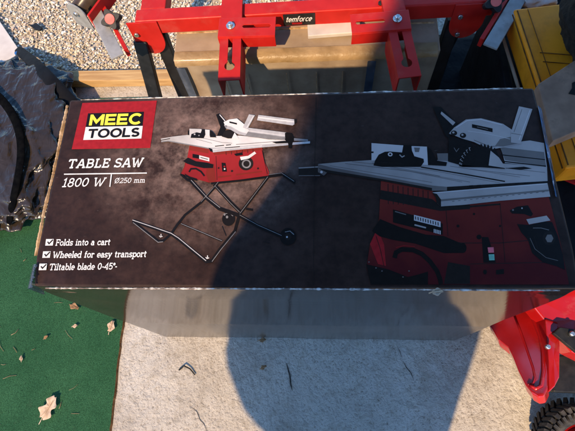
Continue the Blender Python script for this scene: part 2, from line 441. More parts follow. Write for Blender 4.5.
M['timber'] = pm('weathered_timber', (.20, .15, .10), (.32, .25, .18), 8, .8, .3, 50, stretch=(1, 1, 8))
M['roof_sheet'] = pm('grey_roof_sheet', (.16, .16, .17), (.22, .22, .23), 6, .6, .1, 40)
M['jacket'] = pm('navy_jacket', (.012, .016, .030), (.022, .028, .048), 30, .8, .3, 120)
M['denim'] = pm('dark_denim', (.02, .03, .06), (.04, .055, .09), 80, .9, .3, 400)
M['skin'] = pm('skin', (.50, .29, .21), (.58, .35, .26), 40, .5, .1, 200)
M['hair'] = pm('brown_hair', (.03, .018, .010), (.06, .038, .02), 90, .6, .5, 200)

def wear(m, color, scale, lo, hi, amt=1.0, detail=6, rough=None):
    nt = m.node_tree; b = nt.nodes['Principled BSDF']; L = nt.links.new
    src = b.inputs['Base Color'].links[0].from_socket
    tc = nd(nt, 'ShaderNodeTexCoord'); n = nd(nt, 'ShaderNodeTexNoise'); n.inputs['Scale'].default_value = scale; n.inputs['Detail'].default_value = detail; n.inputs['Roughness'].default_value = .7
    L(tc.outputs['Object'], n.inputs['Vector'])
    r = nd(nt, 'ShaderNodeMapRange'); r.inputs['From Min'].default_value = lo; r.inputs['From Max'].default_value = hi; r.inputs['To Max'].default_value = amt; L(n.outputs['Fac'], r.inputs[0])
    mx = nd(nt, 'ShaderNodeMix', data_type='RGBA'); L(r.outputs[0], mx.inputs[0]); L(src, mx.inputs[6]); mx.inputs[7].default_value = (*color, 1)
    L(mx.outputs[2], b.inputs['Base Color'])
wear(M['red_paint'], (.10, .07, .06), 55, .66, .70, .8, 8)
wear(M['red_paint'], (.40, .10, .07), 12, .52, .80, .5, 8)
wear(M['red_gloss'], (.36, .16, .12), 26, .55, .85, .55, 9)
wear(M['red_gloss'], (.14, .03, .03), 70, .68, .72, .7, 6)
wear(M['rubber'], (.11, .095, .078), 30, .48, .72, .75, 8)
wear(M['black_tube'], (.10, .09, .08), 60, .64, .72, .6, 8)
wear(M['grey_steel'], (.12, .10, .085), 50, .58, .72, .6, 8)
wear(M['kraft'], (.13, .085, .05), 9, .52, .75, .6, 8)
wear(M['yellow_board'], (.26, .075, .003), 11, .5, .78, .7, 8)
wear(M['grey_card'], (.07, .05, .035), 18, .55, .75, .7, 8)
wear(M['side'], (.20, .16, .13), 46, .68, .74, .6, 8)
wear(M['i_white'], (.30, .25, .22), 130, .62, .72, .7, 5)
wear(M['i_red'], (.16, .02, .02), 60, .60, .74, .6, 7)
wear(M['concrete'], (.25, .19, .135), 4.5, .54, .78, .55, 9)
wear(M['concrete'], (.62, .57, .51), 8, .56, .74, .5, 9)
# ------------------------------------------------------------------ setting
def sheet(name, x0, x1, y0, y1, z, m):
    mb = MB(); mb.face([(x0, y0, z), (x1, y0, z), (x1, y1, z), (x0, y1, z)])
    return tag(mb.build(name, m), kind='structure')
sheet('ground', -60, 60, -60, 60, -0.004, M['asphalt'])
sheet('concrete_paving', -4, 3, -5, 0.868, 0.0, M['concrete'])
# carpet: a thin mat with an uneven cut edge
EDGE0 = at(110, 431, 0.004); EDGE1 = at(122, 325, 0.004)
def edge_x(y):
    return EDGE0.x + (EDGE1.x - EDGE0.x) * (y - EDGE0.y) / (EDGE1.y - EDGE0.y)
mb = MB(); pts = []
N = 260
ys = [-2.2 + 3.0 * k / N for k in range(N + 1)]
ed = [(edge_x(y) + .004 * noise.noise((y * 18, 1, 0)) + .0015 * noise.noise((y * 120, 3, 0)), y) for y in ys]
for a, b in zip(ed, ed[1:]):
    mb.face([(-3, a[1], .006), (a[0], a[1], .006), (b[0], b[1], .006), (-3, b[1], .006)])
    mb.face([(a[0] + .004, a[1], .0005), (b[0] + .004, b[1], .0005), (b[0], b[1], .006), (a[0], a[1], .006)], 1)
tag(mb.build('green_carpet', [M['carpet'], M['backing']]), kind='structure')

sheet('gravel_bed', -1.6, .6, .868, 1.75, -0.002, M['grit'])
# gravel strip behind the plank: loose pale chippings
def gravel():
    bm = bmesh.new()
    ico = bmesh.new(); bmesh.ops.create_icosphere(ico, subdivisions=1, radius=1.0)
    iv = [v.co.copy() for v in ico.verts]; fi = [[v.index for v in f.verts] for f in ico.faces]; ico.free()
    lay = bm.loops.layers.float_color.new('tint')
    pal = [(.66, .55, .38), (.76, .68, .53), (.58, .45, .28), (.44, .34, .22), (.62, .50, .33), (.78, .73, .65), (.70, .62, .50), (.56, .42, .33)]
    for i in range(36000):
        x = random.uniform(-1.42, .42); y = random.uniform(.872, 1.58)
        s = random.choice((.0020, .0026, .0032, .0040, .0050)) * random.uniform(.8, 1.2)
        Mx = Matrix.Translation((x, y, random.uniform(-.002, .007))) @ Matrix.Rotation(random.uniform(0, 6.3), 4, Vector((random.random() - .5, random.random() - .5, random.random() + .1)).normalized()) @ Matrix.Diagonal((s * random.uniform(.8, 1.5), s, s * random.uniform(.35, .6), 1))
        vv = [bm.verts.new(Mx @ (p * random.uniform(.8, 1.15))) for p in iv]
        c = random.choice(pal); k = random.uniform(.8, 1.15)
        for f in fi:
            ff = bm.faces.new([vv[j] for j in f])
            for lp in ff.loops: lp[lay] = (c[0] * k, c[1] * k, c[2] * k, 1)
    me = bpy.data.meshes.new('gravel'); bm.to_mesh(me); bm.free()
    return tag(link('gravel', me, M['pebbles']), 'pale loose gravel chippings behind the wooden plank', 'gravel', kind='stuff')
gravel()

def crack(pts, w):
    mb = MB(); q = [at(x, y, .001) for x, y in pts]; L, Rr = offset_strip([(p.x, p.y) for p in q], w); n = len(q)
    for i in range(n - 1):
        k0 = 1 if 0 < i else .2; k1 = 1 if i + 1 < n - 1 else .2
        c0, c1 = q[i], q[i + 1]
        mb.face([(c0.x + (L[i][0] - c0.x) * k0, c0.y + (L[i][1] - c0.y) * k0, .0012), (c1.x + (L[i + 1][0] - c1.x) * k1, c1.y + (L[i + 1][1] - c1.y) * k1, .0012),
                 (c1.x + (Rr[i + 1][0] - c1.x) * k1, c1.y + (Rr[i + 1][1] - c1.y) * k1, .0012), (c0.x + (Rr[i][0] - c0.x) * k0, c0.y + (Rr[i][1] - c0.y) * k0, .0012)])
    return tag(mb.build('ground_crack', M['pit']), kind='structure')
crack([(286.5, 363), (288, 369), (290, 376), (290.6, 384), (292.4, 391)], .004)
crack([(403, 361), (406, 367), (411, 373), (414, 381)], .0022)
crack([(191, 407), (197, 412), (200, 420), (204, 424), (207, 432)], .0014)
crack([(396, 344), (400, 352), (402, 358)], .0014)
# ------------------------------------------------------------------ plank
a = at(20, 80, .02); b = at(190, 77, .02)
mb = MB(); mb.bar(a + Vector((0, 0, -.0)), b, .045, .036)
o = mb.build('wooden_plank', M['pine'], bevel=.003)
tag(o, 'narrow golden pine plank lying along the edge of the gravel', 'plank')

# ------------------------------------------------------------------ tool carton
W, D, H = 0.80, 0.337, 0.657
carton = empty('printed_carton', (0, 0, 0))
tag(carton, 'big dark printed power tool carton with red logo panel, standing on edge in the middle', 'carton')
def body_mesh():
    bm = bmesh.new()
    bmesh.ops.create_cube(bm, size=1.0, matrix=Matrix.Translation((0, D / 2, H / 2)) @ Matrix.Diagonal((W, D, H, 1)))
    bmesh.ops.subdivide_edges(bm, edges=bm.edges[:], cuts=28, use_grid_fill=True)
    for v in bm.verts:
        c = v.co
        k = 0.0
        if abs(c.y) < 1e-5 or abs(c.y - D) < 1e-5:
            fade = min(1, (H - c.z) / .12) * min(1, (W / 2 - abs(c.x)) / .1)
            k = .0035 * noise.noise((c.x * 4, c.z * 3, 2)) * max(0, fade)
            c.y += k
        if abs(abs(c.x) - W / 2) < 1e-5:
            fade = min(1, max(0, (H - c.z) / .05))
            c.x += .004 * noise.noise((c.y * 9, c.z * 4, 7)) * fade
        # crushed near-left corner
        if c.x > W / 2 - .05: c.x += (.011 * (1 - c.y / D) - .003 * c.y / D) * (c.z / H)
        dcor = Vector((c.x + W / 2, c.y, (c.z - H))).length
        if dcor < .05:
            c += Vector((.003, .003, -.006)) * (1 - dcor / .05)
        dcor = Vector((c.x - W / 2, c.y, (c.z - H))).length
        if dcor < .06:
            c += Vector((-.001, .003, -.006)) * (1 - dcor / .06)
    for f in bm.faces:
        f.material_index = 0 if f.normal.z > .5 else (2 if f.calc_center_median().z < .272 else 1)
        f.smooth = False
    me = bpy.data.meshes.new('carton_body'); bm.to_mesh(me); bm.free()
    return me
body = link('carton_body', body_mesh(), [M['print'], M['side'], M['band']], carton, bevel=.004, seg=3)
# --- printed artwork: flat ink layers on the lid, traced on the lid plane
LAYER = [0]
def lid(px, py, lvl):
    return at(px, py, H + .0005 + lvl * 2.2e-4)
def ink_poly(mb, pts, lvl, mi=0):
    bm2 = bmesh.new(); vs_ = [bm2.verts.new((p[0], -p[1], 0)) for p in pts]
    es = [bm2.edges.new((vs_[i], vs_[(i + 1) % len(vs_)])) for i in range(len(vs_))]
    bmesh.ops.triangle_fill(bm2, use_beauty=True, edges=es, normal=(0, 0, 1))
    for f in bm2.faces:
        q = [v.co.copy() for v in f.verts]
        if (q[1] - q[0]).cross(q[2] - q[0]).z < 0: q.reverse()
        mb.face([lid(p.x, -p.y, lvl) for p in q], mi)
    bm2.free()
def ink_line(mb, pts, w, lvl, mi=0, closed=False):
    L, Rr = offset_strip(pts, w, closed); n = len(pts)
    for i in range(n if closed else n - 1):
        j = (i + 1) % n
        mb.face([lid(*L[i], lvl), lid(*L[j], lvl), lid(*Rr[j], lvl), lid(*Rr[i], lvl)], mi)

# --- stroke lettering
def arc(cx, cy, rx, ry, a0, a1, n=14):
    return [(cx + rx * math.cos(R(a0 + (a1 - a0) * k / n)), cy + ry * math.sin(R(a0 + (a1 - a0) * k / n))) for k in range(n + 1)]
def ell(cx, cy, rx, ry, n=24):
    return ('c', [(cx + rx * math.cos(2 * math.pi * k / n), cy + ry * math.sin(2 * math.pi * k / n)) for k in range(n)])
SB = lambda x0, x1, y: [(x0, y), (x1, y)]
XH = .68
SLAB = {
 'T': (.92, [SB(.06, .86, .94), [(.46, .06), (.46, .94)], SB(.27, .65, .06), [(.09, .74), (.09, .94)], [(.83, .74), (.83, .94)]]),
 'A': (.98, [[(.14, .06), (.46, .94), (.54, .94), (.86, .06)], SB(.26, .74, .34), SB(.0, .30, .06), SB(.68, 1.0, .06)]),
 'B': (.88, [[(.2, .06), (.2, .94)], [(.06, .94), (.5, .94)] + arc(.52, .73, .22, .21, 90, -90, 8) + [(.2, .52)], [(.2, .52), (.5, .52)] + arc(.54, .29, .25, .23, 90, -90, 8) + [(.06, .06)]]),
 'L': (.80, [[(.24, .06), (.24, .94)], SB(.08, .44, .94), SB(.08, .74, .06), [(.71, .06), (.71, .32)]]),
 'E': (.84, [[(.22, .06), (.22, .94)], SB(.06, .76, .94), SB(.22, .58, .51), SB(.06, .78, .06), [(.74, .94), (.74, .72)], [(.76, .06), (.76, .30)], [(.58, .40), (.58, .62)]]),
 'S': (.80, [arc(.40, .72, .28, .22, 20, 270, 14) + arc(.40, .28, .30, .22, 90, -165, 14)[1:], [(.67, .98), (.67, .74)], [(.10, .02), (.10, .26)]]),
 'W': (1.24, [[(.12, .94), (.36, .06), (.42, .06), (.62, .80), (.82, .06), (.88, .06), (1.12, .94)], SB(-.02, .26, .94), SB(.98, 1.26, .94)]),
 'F': (.80, [[(.22, .06), (.22, .94)], SB(.06, .76, .94), SB(.22, .58, .51), SB(.06, .40, .06), [(.74, .94), (.74, .72)], [(.58, .40), (.58, .62)]]),
 '1': (.60, [[(.14, .76), (.34, .94), (.34, .06)], SB(.12, .56, .06)]),
 '8': (.74, [ell(.37, .72, .21, .22), ell(.37, .28, .26, .23)]),
 '0': (.78, [ell(.39, .50, .27, .44)]),
 '2': (.74, [arc(.36, .68, .26, .26, 170, -30, 12) + [(.10, .06), (.66, .06)], [(.65, .06), (.65, .24)]]),
 '5': (.74, [[(.62, .94), (.18, .94), (.15, .52)] + arc(.36, .32, .28, .27, 110, -150, 12)]),
 '4': (.78, [[(.56, .06), (.56, .94), (.08, .30), (.72, .30)], SB(.40, .70, .06)]),
 '\u00d8': (.96, [ell(.46, .50, .36, .44), [(.12, -.04), (.80, 1.04)]]),
 '-': (.42, [SB(.06, .36, .38)]),
 '\u00b0': (.36, [ell(.18, .80, .12, .14, 14)]),
 'o': (.66, [ell(.33, .34, .25, .29)]),
 'l': (.36, [[(.18, .06), (.18, .96), (.04, .96)], SB(.02, .34, .06)]),
 'd': (.72, [ell(.31, .34, .24, .29), [(.55, .96), (.55, .06), (.70, .06)], SB(.41, .55, .96)]),
 's': (.56, [arc(.28, .48, .19, .15, 25, 270, 10) + arc(.28, .19, .20, .14, 90, -160, 10)[1:], [(.47, .66), (.47, .50)], [(.08, .02), (.08, .18)]]),
 'i': (.36, [[(.04, .62), (.18, .62), (.18, .06)], SB(.02, .34, .06), [(.11, .88), (.25, .88)]]),
 'n': (.76, [[(.04, .62), (.18, .62), (.18, .06)], [(.18, .46)] + arc(.38, .42, .19, .21, 150, 0, 8) + [(.57, .06)], SB(.03, .33, .06), SB(.43, .73, .06)]),
 'm': (1.10, [[(.04, .62), (.18, .62), (.18, .06)], [(.18, .46)] + arc(.36, .44, .17, .19, 150, 0, 8) + [(.53, .06)], [(.53, .46)] + arc(.71, .44, .17, .19, 150, 0, 8) + [(.88, .06)], SB(.03, .31, .06), SB(.41, .66, .06), SB(.76, 1.04, .06)]),
 't': (.48, [[(.20, .88), (.20, .20)] + arc(.32, .19, .12, .14, 180, 300, 6), SB(.03, .42, .62)]),
 'a': (.66, [arc(.30, .44, .19, .19, 150, 0, 8) + [(.49, .06), (.62, .06)], ell(.28, .22, .20, .17)]),
 'c': (.60, [arc(.33, .34, .25, .29, 40, 320, 14), [(.51, .66), (.51, .46)]]),
 'r': (.56, [[(.04, .62), (.18, .62), (.18, .06)], [(.18, .42)] + arc(.38, .40, .18, .22, 150, 70, 5) + [(.52, .50)], SB(.03, .36, .06)]),
 'h': (.76, [[(.04, .96), (.18, .96), (.18, .06)], [(.18, .46)] + arc(.38, .42, .19, .21, 150, 0, 8) + [(.57, .06)], SB(.03, .33, .06), SB(.43, .73, .06)]),
 'e': (.62, [[(.08, .34), (.55, .34)] + arc(.32, .34, .24, .29, 0, 310, 16)]),
 'f': (.46, [[(.17, .06), (.17, .76)] + arc(.30, .78, .13, .16, 180, 60, 6), SB(.03, .40, .62), SB(.03, .36, .06)]),
 'y': (.70, [[(.14, .62), (.36, .08)], [(.58, .62), (.30, -.14), (.22, -.20), (.08, -.20)], SB(.02, .27, .62), SB(.45, .70, .62)]),
 'p': (.72, [[(.04, .62), (.16, .62), (.16, -.24)], ell(.40, .34, .24, .29), SB(.02, .32, -.24)]),
 'b': (.72, [[(.03, .96), (.16, .96), (.16, .06)], ell(.40, .34, .24, .29)]),
 ' ': (.46, []),
}
BOLD = {
 'M': (1.10, [[(.12, 0), (.12, 1)], [(.98, 0), (.98, 1)], [(.12, .93), (.55, .30), (.98, .93)]]),
 'E': (.82, [[(.12, 0), (.12, 1)], SB(.12, .80, .89), SB(.12, .74, .5), SB(.12, .82, .11)]),
 'C': (.98, [arc(.54, .5, .42, .40, 42, 318, 18)]),
 'T': (.86, [SB(.0, .84, .89), [(.42, 0), (.42, .89)]]),
 'O': (1.08, [ell(.53, .5, .42, .40)]),
 'L': (.74, [[(.12, 1), (.12, .11), (.74, .11)]]),
 'S': (.82, [arc(.40, .70, .27, .19, 30, 262, 12) + arc(.40, .30, .28, .19, 88, -155, 12)[1:]]),
}
SANS = {
 't': (.42, [[(.18, .9), (.18, .12), (.36, .08)], SB(.02, .38, .64)]),
 'e': (.62, [[(.08, .34), (.54, .34)] + arc(.31, .34, .23, .28, 0, 310, 14)]),
 'm': (.92, [[(.1, 0), (.1, .64)], [(.1, .45)] + arc(.27, .44, .17, .18, 150, 0, 6) + [(.44, 0)], [(.44, .45)] + arc(.62, .44, .18, .18, 150, 0, 6) + [(.80, 0)]]),
 'f': (.42, [[(.15, 0), (.15, .75)] + arc(.27, .78, .12, .16, 180, 60, 5), SB(.0, .36, .62)]),
 'o': (.64, [ell(.32, .34, .23, .28)]),
 'r': (.44, [[(.1, 0), (.1, .64)], [(.1, .42)] + arc(.28, .40, .18, .22, 150, 75, 5)]),
 'c': (.56, [arc(.32, .34, .23, .28, 45, 315, 12)]),
 ' ': (.3, []),
}
def lettering(mb, text, font, quad, w, lvl, mi=0, mapper=None, gap=.0):
    """quad: TL, TR, BR, BL photo pixels of the cap-height box"""
    total = sum(font[c][0] + gap for c in text) - gap
    TL, TR, BR, BL = [Vector(q) for q in quad]
    mp = mapper or lid
    def to(p):
        s = p[0] / total; t = p[1]
        top = TL.lerp(TR, s); bot = BL.lerp(BR, s)
        return bot.lerp(top, t)
    x = 0.0; k = 0
    for ch in text:
        adv, strokes = font[ch]
        for st in strokes:
            closed = isinstance(st, tuple)
            pl = st[1] if closed else st
            pl = [(p[0] + x, p[1]) for p in pl]
            L, Rr = offset_strip(pl, w, closed); n = len(pl)
            lv = lvl + (k % 5) * .10
            for i in range(n if closed else n - 1):
                j = (i + 1) % n
                mb.face([mp(*to(L[i]), lv), mp(*to(L[j]), lv), mp(*to(Rr[j]), lv), mp(*to(Rr[i]), lv)], mi)
            k += 1
        x += adv + gap
    return mb
def art(name, m, parent, label=None):
    bmesh.ops.recalc_face_normals(mb.bm, faces=mb.bm.faces[:])
    for f in mb.bm.faces:
        if f.normal.z < 0: f.normal_flip()
    o = mb.build(name, m, parent)
    if label: o['label'] = label
    return o

mb = MB()
ink_poly(mb, [(82.4, 102.9), (156.8, 100.5), (150.2, 147.9), (71.7, 149.2)], 1, 0)
ink_poly(mb, [(88, 113.3), (144, 111.6), (142.6, 126), (85.6, 127.2)], 2, 1)
ink_poly(mb, [(85.7, 127.0), (142.7, 125.8), (141.3, 138.4), (83.2, 139.9)], 3, 2)
logo = art('logo_panel', [M['i_red'], M['i_black'], M['i_white']], carton, 'red logo panel with black and white name plates')
mb = MB(); lettering(mb, 'MEEC', BOLD, [(90.6, 114.6), (142.6, 113.0), (141.0, 124.3), (88.6, 125.4)], .215, 4, gap=.07)
art('logo_lettering', M['i_yellow'], logo, 'bold yellow upper lettering')
mb = MB(); lettering(mb, 'TOOLS', BOLD, [(88.9, 128.9), (140.8, 127.4), (139.2, 136.8), (87.0, 138.2)], .215, 5, gap=.03)
art('logo_lettering', M['i_black'], logo, 'bold black lower lettering')
mb = MB(); lettering(mb, 'TABLE SAW', SLAB, [(69.4, 159.4), (144.2, 157.7), (141.8, 166.8), (66.9, 168.2)], .17, 2, gap=.04)
lettering(mb, '1800 W', SLAB, [(63.6, 178.2), (106.8, 177.4), (103.4, 186.1), (60.8, 187.2)], .13, 2)
lettering(mb, '\u00d8250 mm', SLAB, [(115.4, 178.0), (146.4, 177.4), (145.0, 182.6), (114.0, 183.2)], .13, 2)
ink_line(mb, [(64, 174.2), (146.8, 173.0)], 1.15, 4)
ink_line(mb, [(111.4, 174.2), (109.8, 186.8)], 1.15, 5)
art('title_lettering', M['i_white'], carton)
mb = MB()
for (cx, cy, q, tx) in ((49.5, 242.3, [(56.2, 239.4), (111.2, 238.6), (110.0, 245.0), (54.9, 245.7)], 'Folds into a cart'),
                        (46.5, 254.6, [(53.6, 251.6), (147.4, 250.3), (146.2, 257.0), (52.1, 258.0)], 'Wheeled for easy transport'),
                        (42.9, 266.9, [(50.2, 263.8), (118.0, 262.8), (116.9, 269.3), (48.6, 270.3)], 'Tiltable blade 0-45\u00b0-')):
    ink_poly(mb, [(cx - 3.4, cy - 3.2), (cx + 4.2, cy - 3.3), (cx + 3.3, cy + 3.2), (cx - 4.3, cy + 3.3)], 2, 0)
    ink_line(mb, [(cx - 2.0, cy - .6), (cx - .5, cy + 1.4), (cx + 3.4, cy - 2.6)], 1.2, 3, 1)
    lettering(mb, tx, SLAB, q, .16, 2)
art('bullet_lettering', [M['i_white'], M['i_dark']], carton)

# small picture: saw on its folding stand
ST, GR, BK, DK, RD, RE, WH = 0, 1, 2, 3, 4, 5, 6
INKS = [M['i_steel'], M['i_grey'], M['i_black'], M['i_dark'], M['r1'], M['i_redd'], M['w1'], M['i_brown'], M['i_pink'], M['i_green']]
mb = MB()
def circ(cx, cy, rx, ry, lvl, mi, n=20): ink_poly(mb, [(cx + rx * math.cos(2 * math.pi * k / n), cy + ry * math.sin(2 * math.pi * k / n)) for k in range(n)], lvl, mi)
ln = lambda p, w, l, m, c=False: ink_line(mb, p, w, l, m, c)
pg = lambda p, l, m: ink_poly(mb, p, l, m)
# stand
ln([(133, 222), (158, 241.4), (163, 241), (171, 234), (177, 225), (185, 215), (201, 202.5), (214, 188), (218, 183)], 2.50, 2, BK)
ln([(133, 222.5), (158, 242.3), (163, 241.8)], .7, 3, GR)
ln([(188.5, 178), (206.5, 198), (219, 208.5), (239.4, 215.7), (258, 226), (284, 237)], 3.75, 2.2, BK)
ln([(191, 180), (207, 197.5), (220, 207.6)], .7, 3.2, GR)
ln([(214, 184.4), (230, 202), (240.6, 212.5)], 3.25, 2.4, BK)
ln([(181, 224), (200, 232), (222, 241.4)], 1.5, 2.6, DK)
ln([(181, 223.6), (200, 231.5), (222, 240.8)], .5, 3.3, GR)
ln([(132.5, 220.6), (158, 229.5), (171, 234), (178, 239), (206.5, 262), (211.6, 261.2), (220, 249), (234.8, 231), (239.4, 214.5), (268.4, 176.5)], 3.00, 2.8, BK)
ln([(132.5, 220), (158, 228.7), (171, 233.2), (178.5, 238), (206, 260.8)], .8, 3.4, ST)
ln([(212, 261.6), (221, 249.4), (235.6, 231.6)], .6, 3.4, GR)
ln([(211, 183), (240, 180), (269.6, 176.2), (282.4, 174.2), (295, 182.5)], 3.25, 3, BK)
ln([(246, 209), (253, 210)], 2.00, 3, BK)
circ(288, 236.6, 8.2, 8.6, 3.2, BK); circ(288, 236.6, 3.4, 3.6, 3.6, DK); circ(287, 237, .9, .9, 3.9, ST)
circ(228.5, 219, 6.5, 7, 1.6, BK); circ(227, 217, 1.2, 1.4, 1.9, GR); circ(224.5, 214.5, 1.0, 1.2, 1.9, GR)
for x, y in ((161, 236.5), (207.5, 258)):
    ln([(x, y - 2.6), (x, y)], .9, 4, WH); ln([(x - 1.8, y - .8), (x - .6, y + .6), (x + 1.6, y - .2)], .8, 4.2, WH)
# red body
pg([(181, 172), (186, 178), (190, 180), (192, 183), (187, 181), (180, 175)], 4, BK)
pg([(190, 143), (209, 147), (213, 151), (262, 146), (264, 160), (269, 172), (268.5, 175.5), (240, 179.5), (209, 182.5), (196, 179), (181, 173.5), (184, 167), (187, 159)], 4.4, RD)
pg([(213, 151), (262, 146.5), (262, 150), (214, 155)], 4.8, RE)
pg([(207, 163), (214, 164), (216, 181.6), (209, 182.3), (206, 175)], 4.8, RE)
pg([(192.5, 153.8), (199.2, 155), (199.2, 158.8), (192.5, 157.6)], 5.4, BK)
pg([(199.2, 155.2), (209.3, 157.8), (209.3, 161.4), (199.2, 158.9)], 5.4, WH)
ln([(200.5, 157.4), (208, 159.4)], .7, 5.9, DK)
pg([(183, 161), (188, 157.5), (196, 161.2), (207, 162.6), (213.5, 164.4), (213, 168), (204, 168.2), (195, 166.2), (187, 163.6)], 5.4, BK)
ln([(189, 172), (191, 168.8), (196, 168.6), (201, 171.5), (204.5, 176)], 1.7, 5.5, BK)
pg([(184.5, 173.5), (190, 176.5), (197, 178.6), (197, 181), (186, 177)], 5.3, BK)
pg([(221.5, 162.6), (225.5, 163), (227, 171.6), (222.3, 171.6)], 5.4, BK); circ(224.4, 166.5, .9, .9, 5.8, RD); circ(224.6, 169, .8, .8, 5.8, WH)
pg([(240, 156.8), (248, 155.8), (254.6, 151.4), (256.2, 153.4), (249, 158.4), (241, 160.2)], 5.6, WH)
pg([(234, 153.8), (242, 152.3), (243, 155), (236, 156)], 5.5, BK)
circ(246, 163.4, 7.4, 7, 5.4, DK); circ(246.4, 163.8, 4.6, 4.4, 5.8, GR); circ(246.4, 163.8, 3.1, 3.0, 6.2, DK)
pg([(218, 176.5), (231, 175), (231, 176.3), (218, 178)], 5.5, RE); pg([(236, 174), (262, 171), (262, 172), (236, 175.4)], 5.5, RE)
# table
pg([(160.8, 138.6), (172, 136.6), (188, 134.8), (216, 136), (240, 135.6), (287, 140), (287, 143), (262, 145), (225, 147.4), (209, 147.8), (168, 140.4), (161.4, 141.6)], 6.4, WH)
ln([(161.2, 141.8), (168, 140.9), (188, 144.6), (209, 148.4)], 1.0, 6.7, GR)
ln([(161, 140.2), (170, 138.6)], .8, 7, DK)
ln([(203, 138), (222, 142.4), (232, 143.2)], .45, 6.9, GR); ln([(196, 139), (212, 143.2)], .4, 6.9, GR)
ln([(215, 146.2), (224, 145.3)], .8, 7, BK); ln([(226, 145.1), (231, 144.6)], .8, 7, BK); ln([(236, 144.4), (285, 140.8)], .6, 7, GR)
pg([(209, 148), (225, 147.3), (265, 144.2), (310, 141.2), (310, 143.3), (262, 147.4), (225, 151), (213, 152.4), (209.4, 150)], 7.1, ST)
ln([(213, 149.4), (262, 145.8)], .7, 7.4, WH)
pg([(208.6, 147.6), (212.2, 149), (213, 152.2), (210, 151.2)], 7.5, BK)
pg([(294, 138), (308, 139.4), (308, 141), (294, 140.6)], 7.0, GR)
# mitre gauge
pg([(189.4, 128.6), (201.6, 129), (201.6, 137), (189.4, 137.6)], 7.6, WH); pg([(204.4, 129.4), (209.6, 129.8), (209.6, 136.6), (204.4, 136.4)], 7.6, WH)
pg([(187.8, 131), (189.4, 129.6), (189.4, 135), (187.8, 135)], 7.6, BK)
pg([(190.6, 137.8), (191.4, 134), (196.6, 132.2), (200.6, 133), (202, 129.4), (205, 129.4), (205.4, 134.6), (203.6, 138.2)], 8, BK)
circ(194.6, 134.2, .9, .8, 8.4, ST); circ(199, 135.4, .8, .7, 8.4, GR)
pg([(210, 130), (212.4, 131.6), (216.6, 137.4), (210, 137.2)], 8, BK)
# guard and fence
pg([(246, 127.4), (286, 132.4), (286, 140), (268, 139.4), (238, 134.4)], 7.6, ST)
ln([(244, 130.2), (285, 135.6)], .45, 7.9, WH); ln([(248, 136.4), (276, 139.6)], .5, 7.9, GR)
pg([(285, 132.6), (291.6, 133.4), (294, 138), (292.6, 143), (291.4, 148.6), (288.6, 148), (288, 143), (285, 140)], 8, BK)
pg([(272, 142), (288, 140.6), (288, 143), (276, 143.4)], 8.1, BK)
pg([(216, 114.5), (218.6, 113.4), (225, 121), (228.6, 127), (225, 130), (222.6, 136), (217, 135.6), (220.4, 127)], 8, BK)
ln([(219.6, 114.6), (225.4, 121.4)], .8, 8.4, WH)
pg([(221.6, 136.4), (225, 130.6), (231, 129.6), (234.6, 132.6), (237, 138.4), (228, 138.4)], 8.2, DK)
pg([(231.6, 138.6), (234.6, 132.4), (239, 138.8)], 8.6, WH)
pg([(223.6, 122), (229, 119.4), (237, 118.4), (244, 124), (249, 130.4), (245, 135.6), (237, 133.6), (231, 129.8), (226, 128.4)], 8.4, WH)
pg([(229.4, 121.2), (237, 123), (237, 124.6), (229.4, 122.8)], 8.8, BK)
circ(226, 126.4, 1.3, 1.3, 8.8, GR)
pg([(249, 114.2), (255, 115.2), (247.4, 129.2), (242.8, 127.4)], 8.7, ST); ln([(253.4, 116), (246.6, 128)], .7, 9, WH)
pg([(258.4, 114.8), (296.2, 119.6), (296.2, 123), (292.6, 125.4), (257, 120.2)], 8, ST); pg([(258.2, 116.6), (295.6, 121.4), (295.6, 122.6), (258, 118)], 8.4, WH); pg([(294.2, 119.3), (296.4, 119.6), (296.4, 123), (294.4, 124.4)], 8.6, DK)
pg([(190, 143.6), (209, 147.6), (208.5, 153.5), (189, 150)], 4.7, RE)
for k in range(6): ln([(226 + k * 5.4, 151.6 - k * .5), (226.2 + k * 5.4, 155 - k * .5)], .5, 5.0, DK)
ln([(186, 160), (184.4, 167), (182, 172.6)], .6, 4.9, RE); ln([(216, 156), (217, 180)], .5, 5.0, DK); ln([(262, 150), (267.4, 174)], .6, 4.9, DK)
circ(232, 171, 1.2, 1.1, 5.6, DK, 10); circ(258, 168.4, 1.0, 1.0, 5.6, DK, 10); circ(218.6, 168, .9, .9, 5.6, DK, 10)
pg([(246, 131.6), (285.4, 137), (285.6, 140), (268, 139.3), (240, 134.6)], 8.0, GR)
pg([(224, 125), (231, 126.4), (240, 131.6), (247, 133.6), (245, 135.6), (237, 133.6), (231, 129.8), (226, 128.4)], 8.7, ST)
pg([(225, 147.4), (240, 146.2), (240, 147), (225, 148.4)], 7.2, BK)
for q in ([(214, 188), (218.6, 182.4)], [(201.4, 202.2), (213.6, 188.4)], [(215, 186), (230.4, 203), (240, 212.6)], [(240.2, 214), (268.2, 177.2)], [(240, 215.4), (258.4, 225.6), (282, 236)], [(213, 181.8), (240, 178.9), (269, 175.2), (282, 173.4), (294.6, 181.8)]):
    ln([(x - .4, y - .5) for x, y in q], .4, 3.8, GR)
ln([(285, 232), (290, 231), (294, 234.6)], .7, 3.9, GR); ln([(224, 214), (229, 213), (233, 216)], .6, 2.0, GR)
ln([(263, 241.5), (270, 243)], .8, 3, DK); ln([(222, 226), (226, 236)], .6, 3, DK)
art('product_picture', INKS, carton, 'printed picture of a red table saw on its folding black stand')

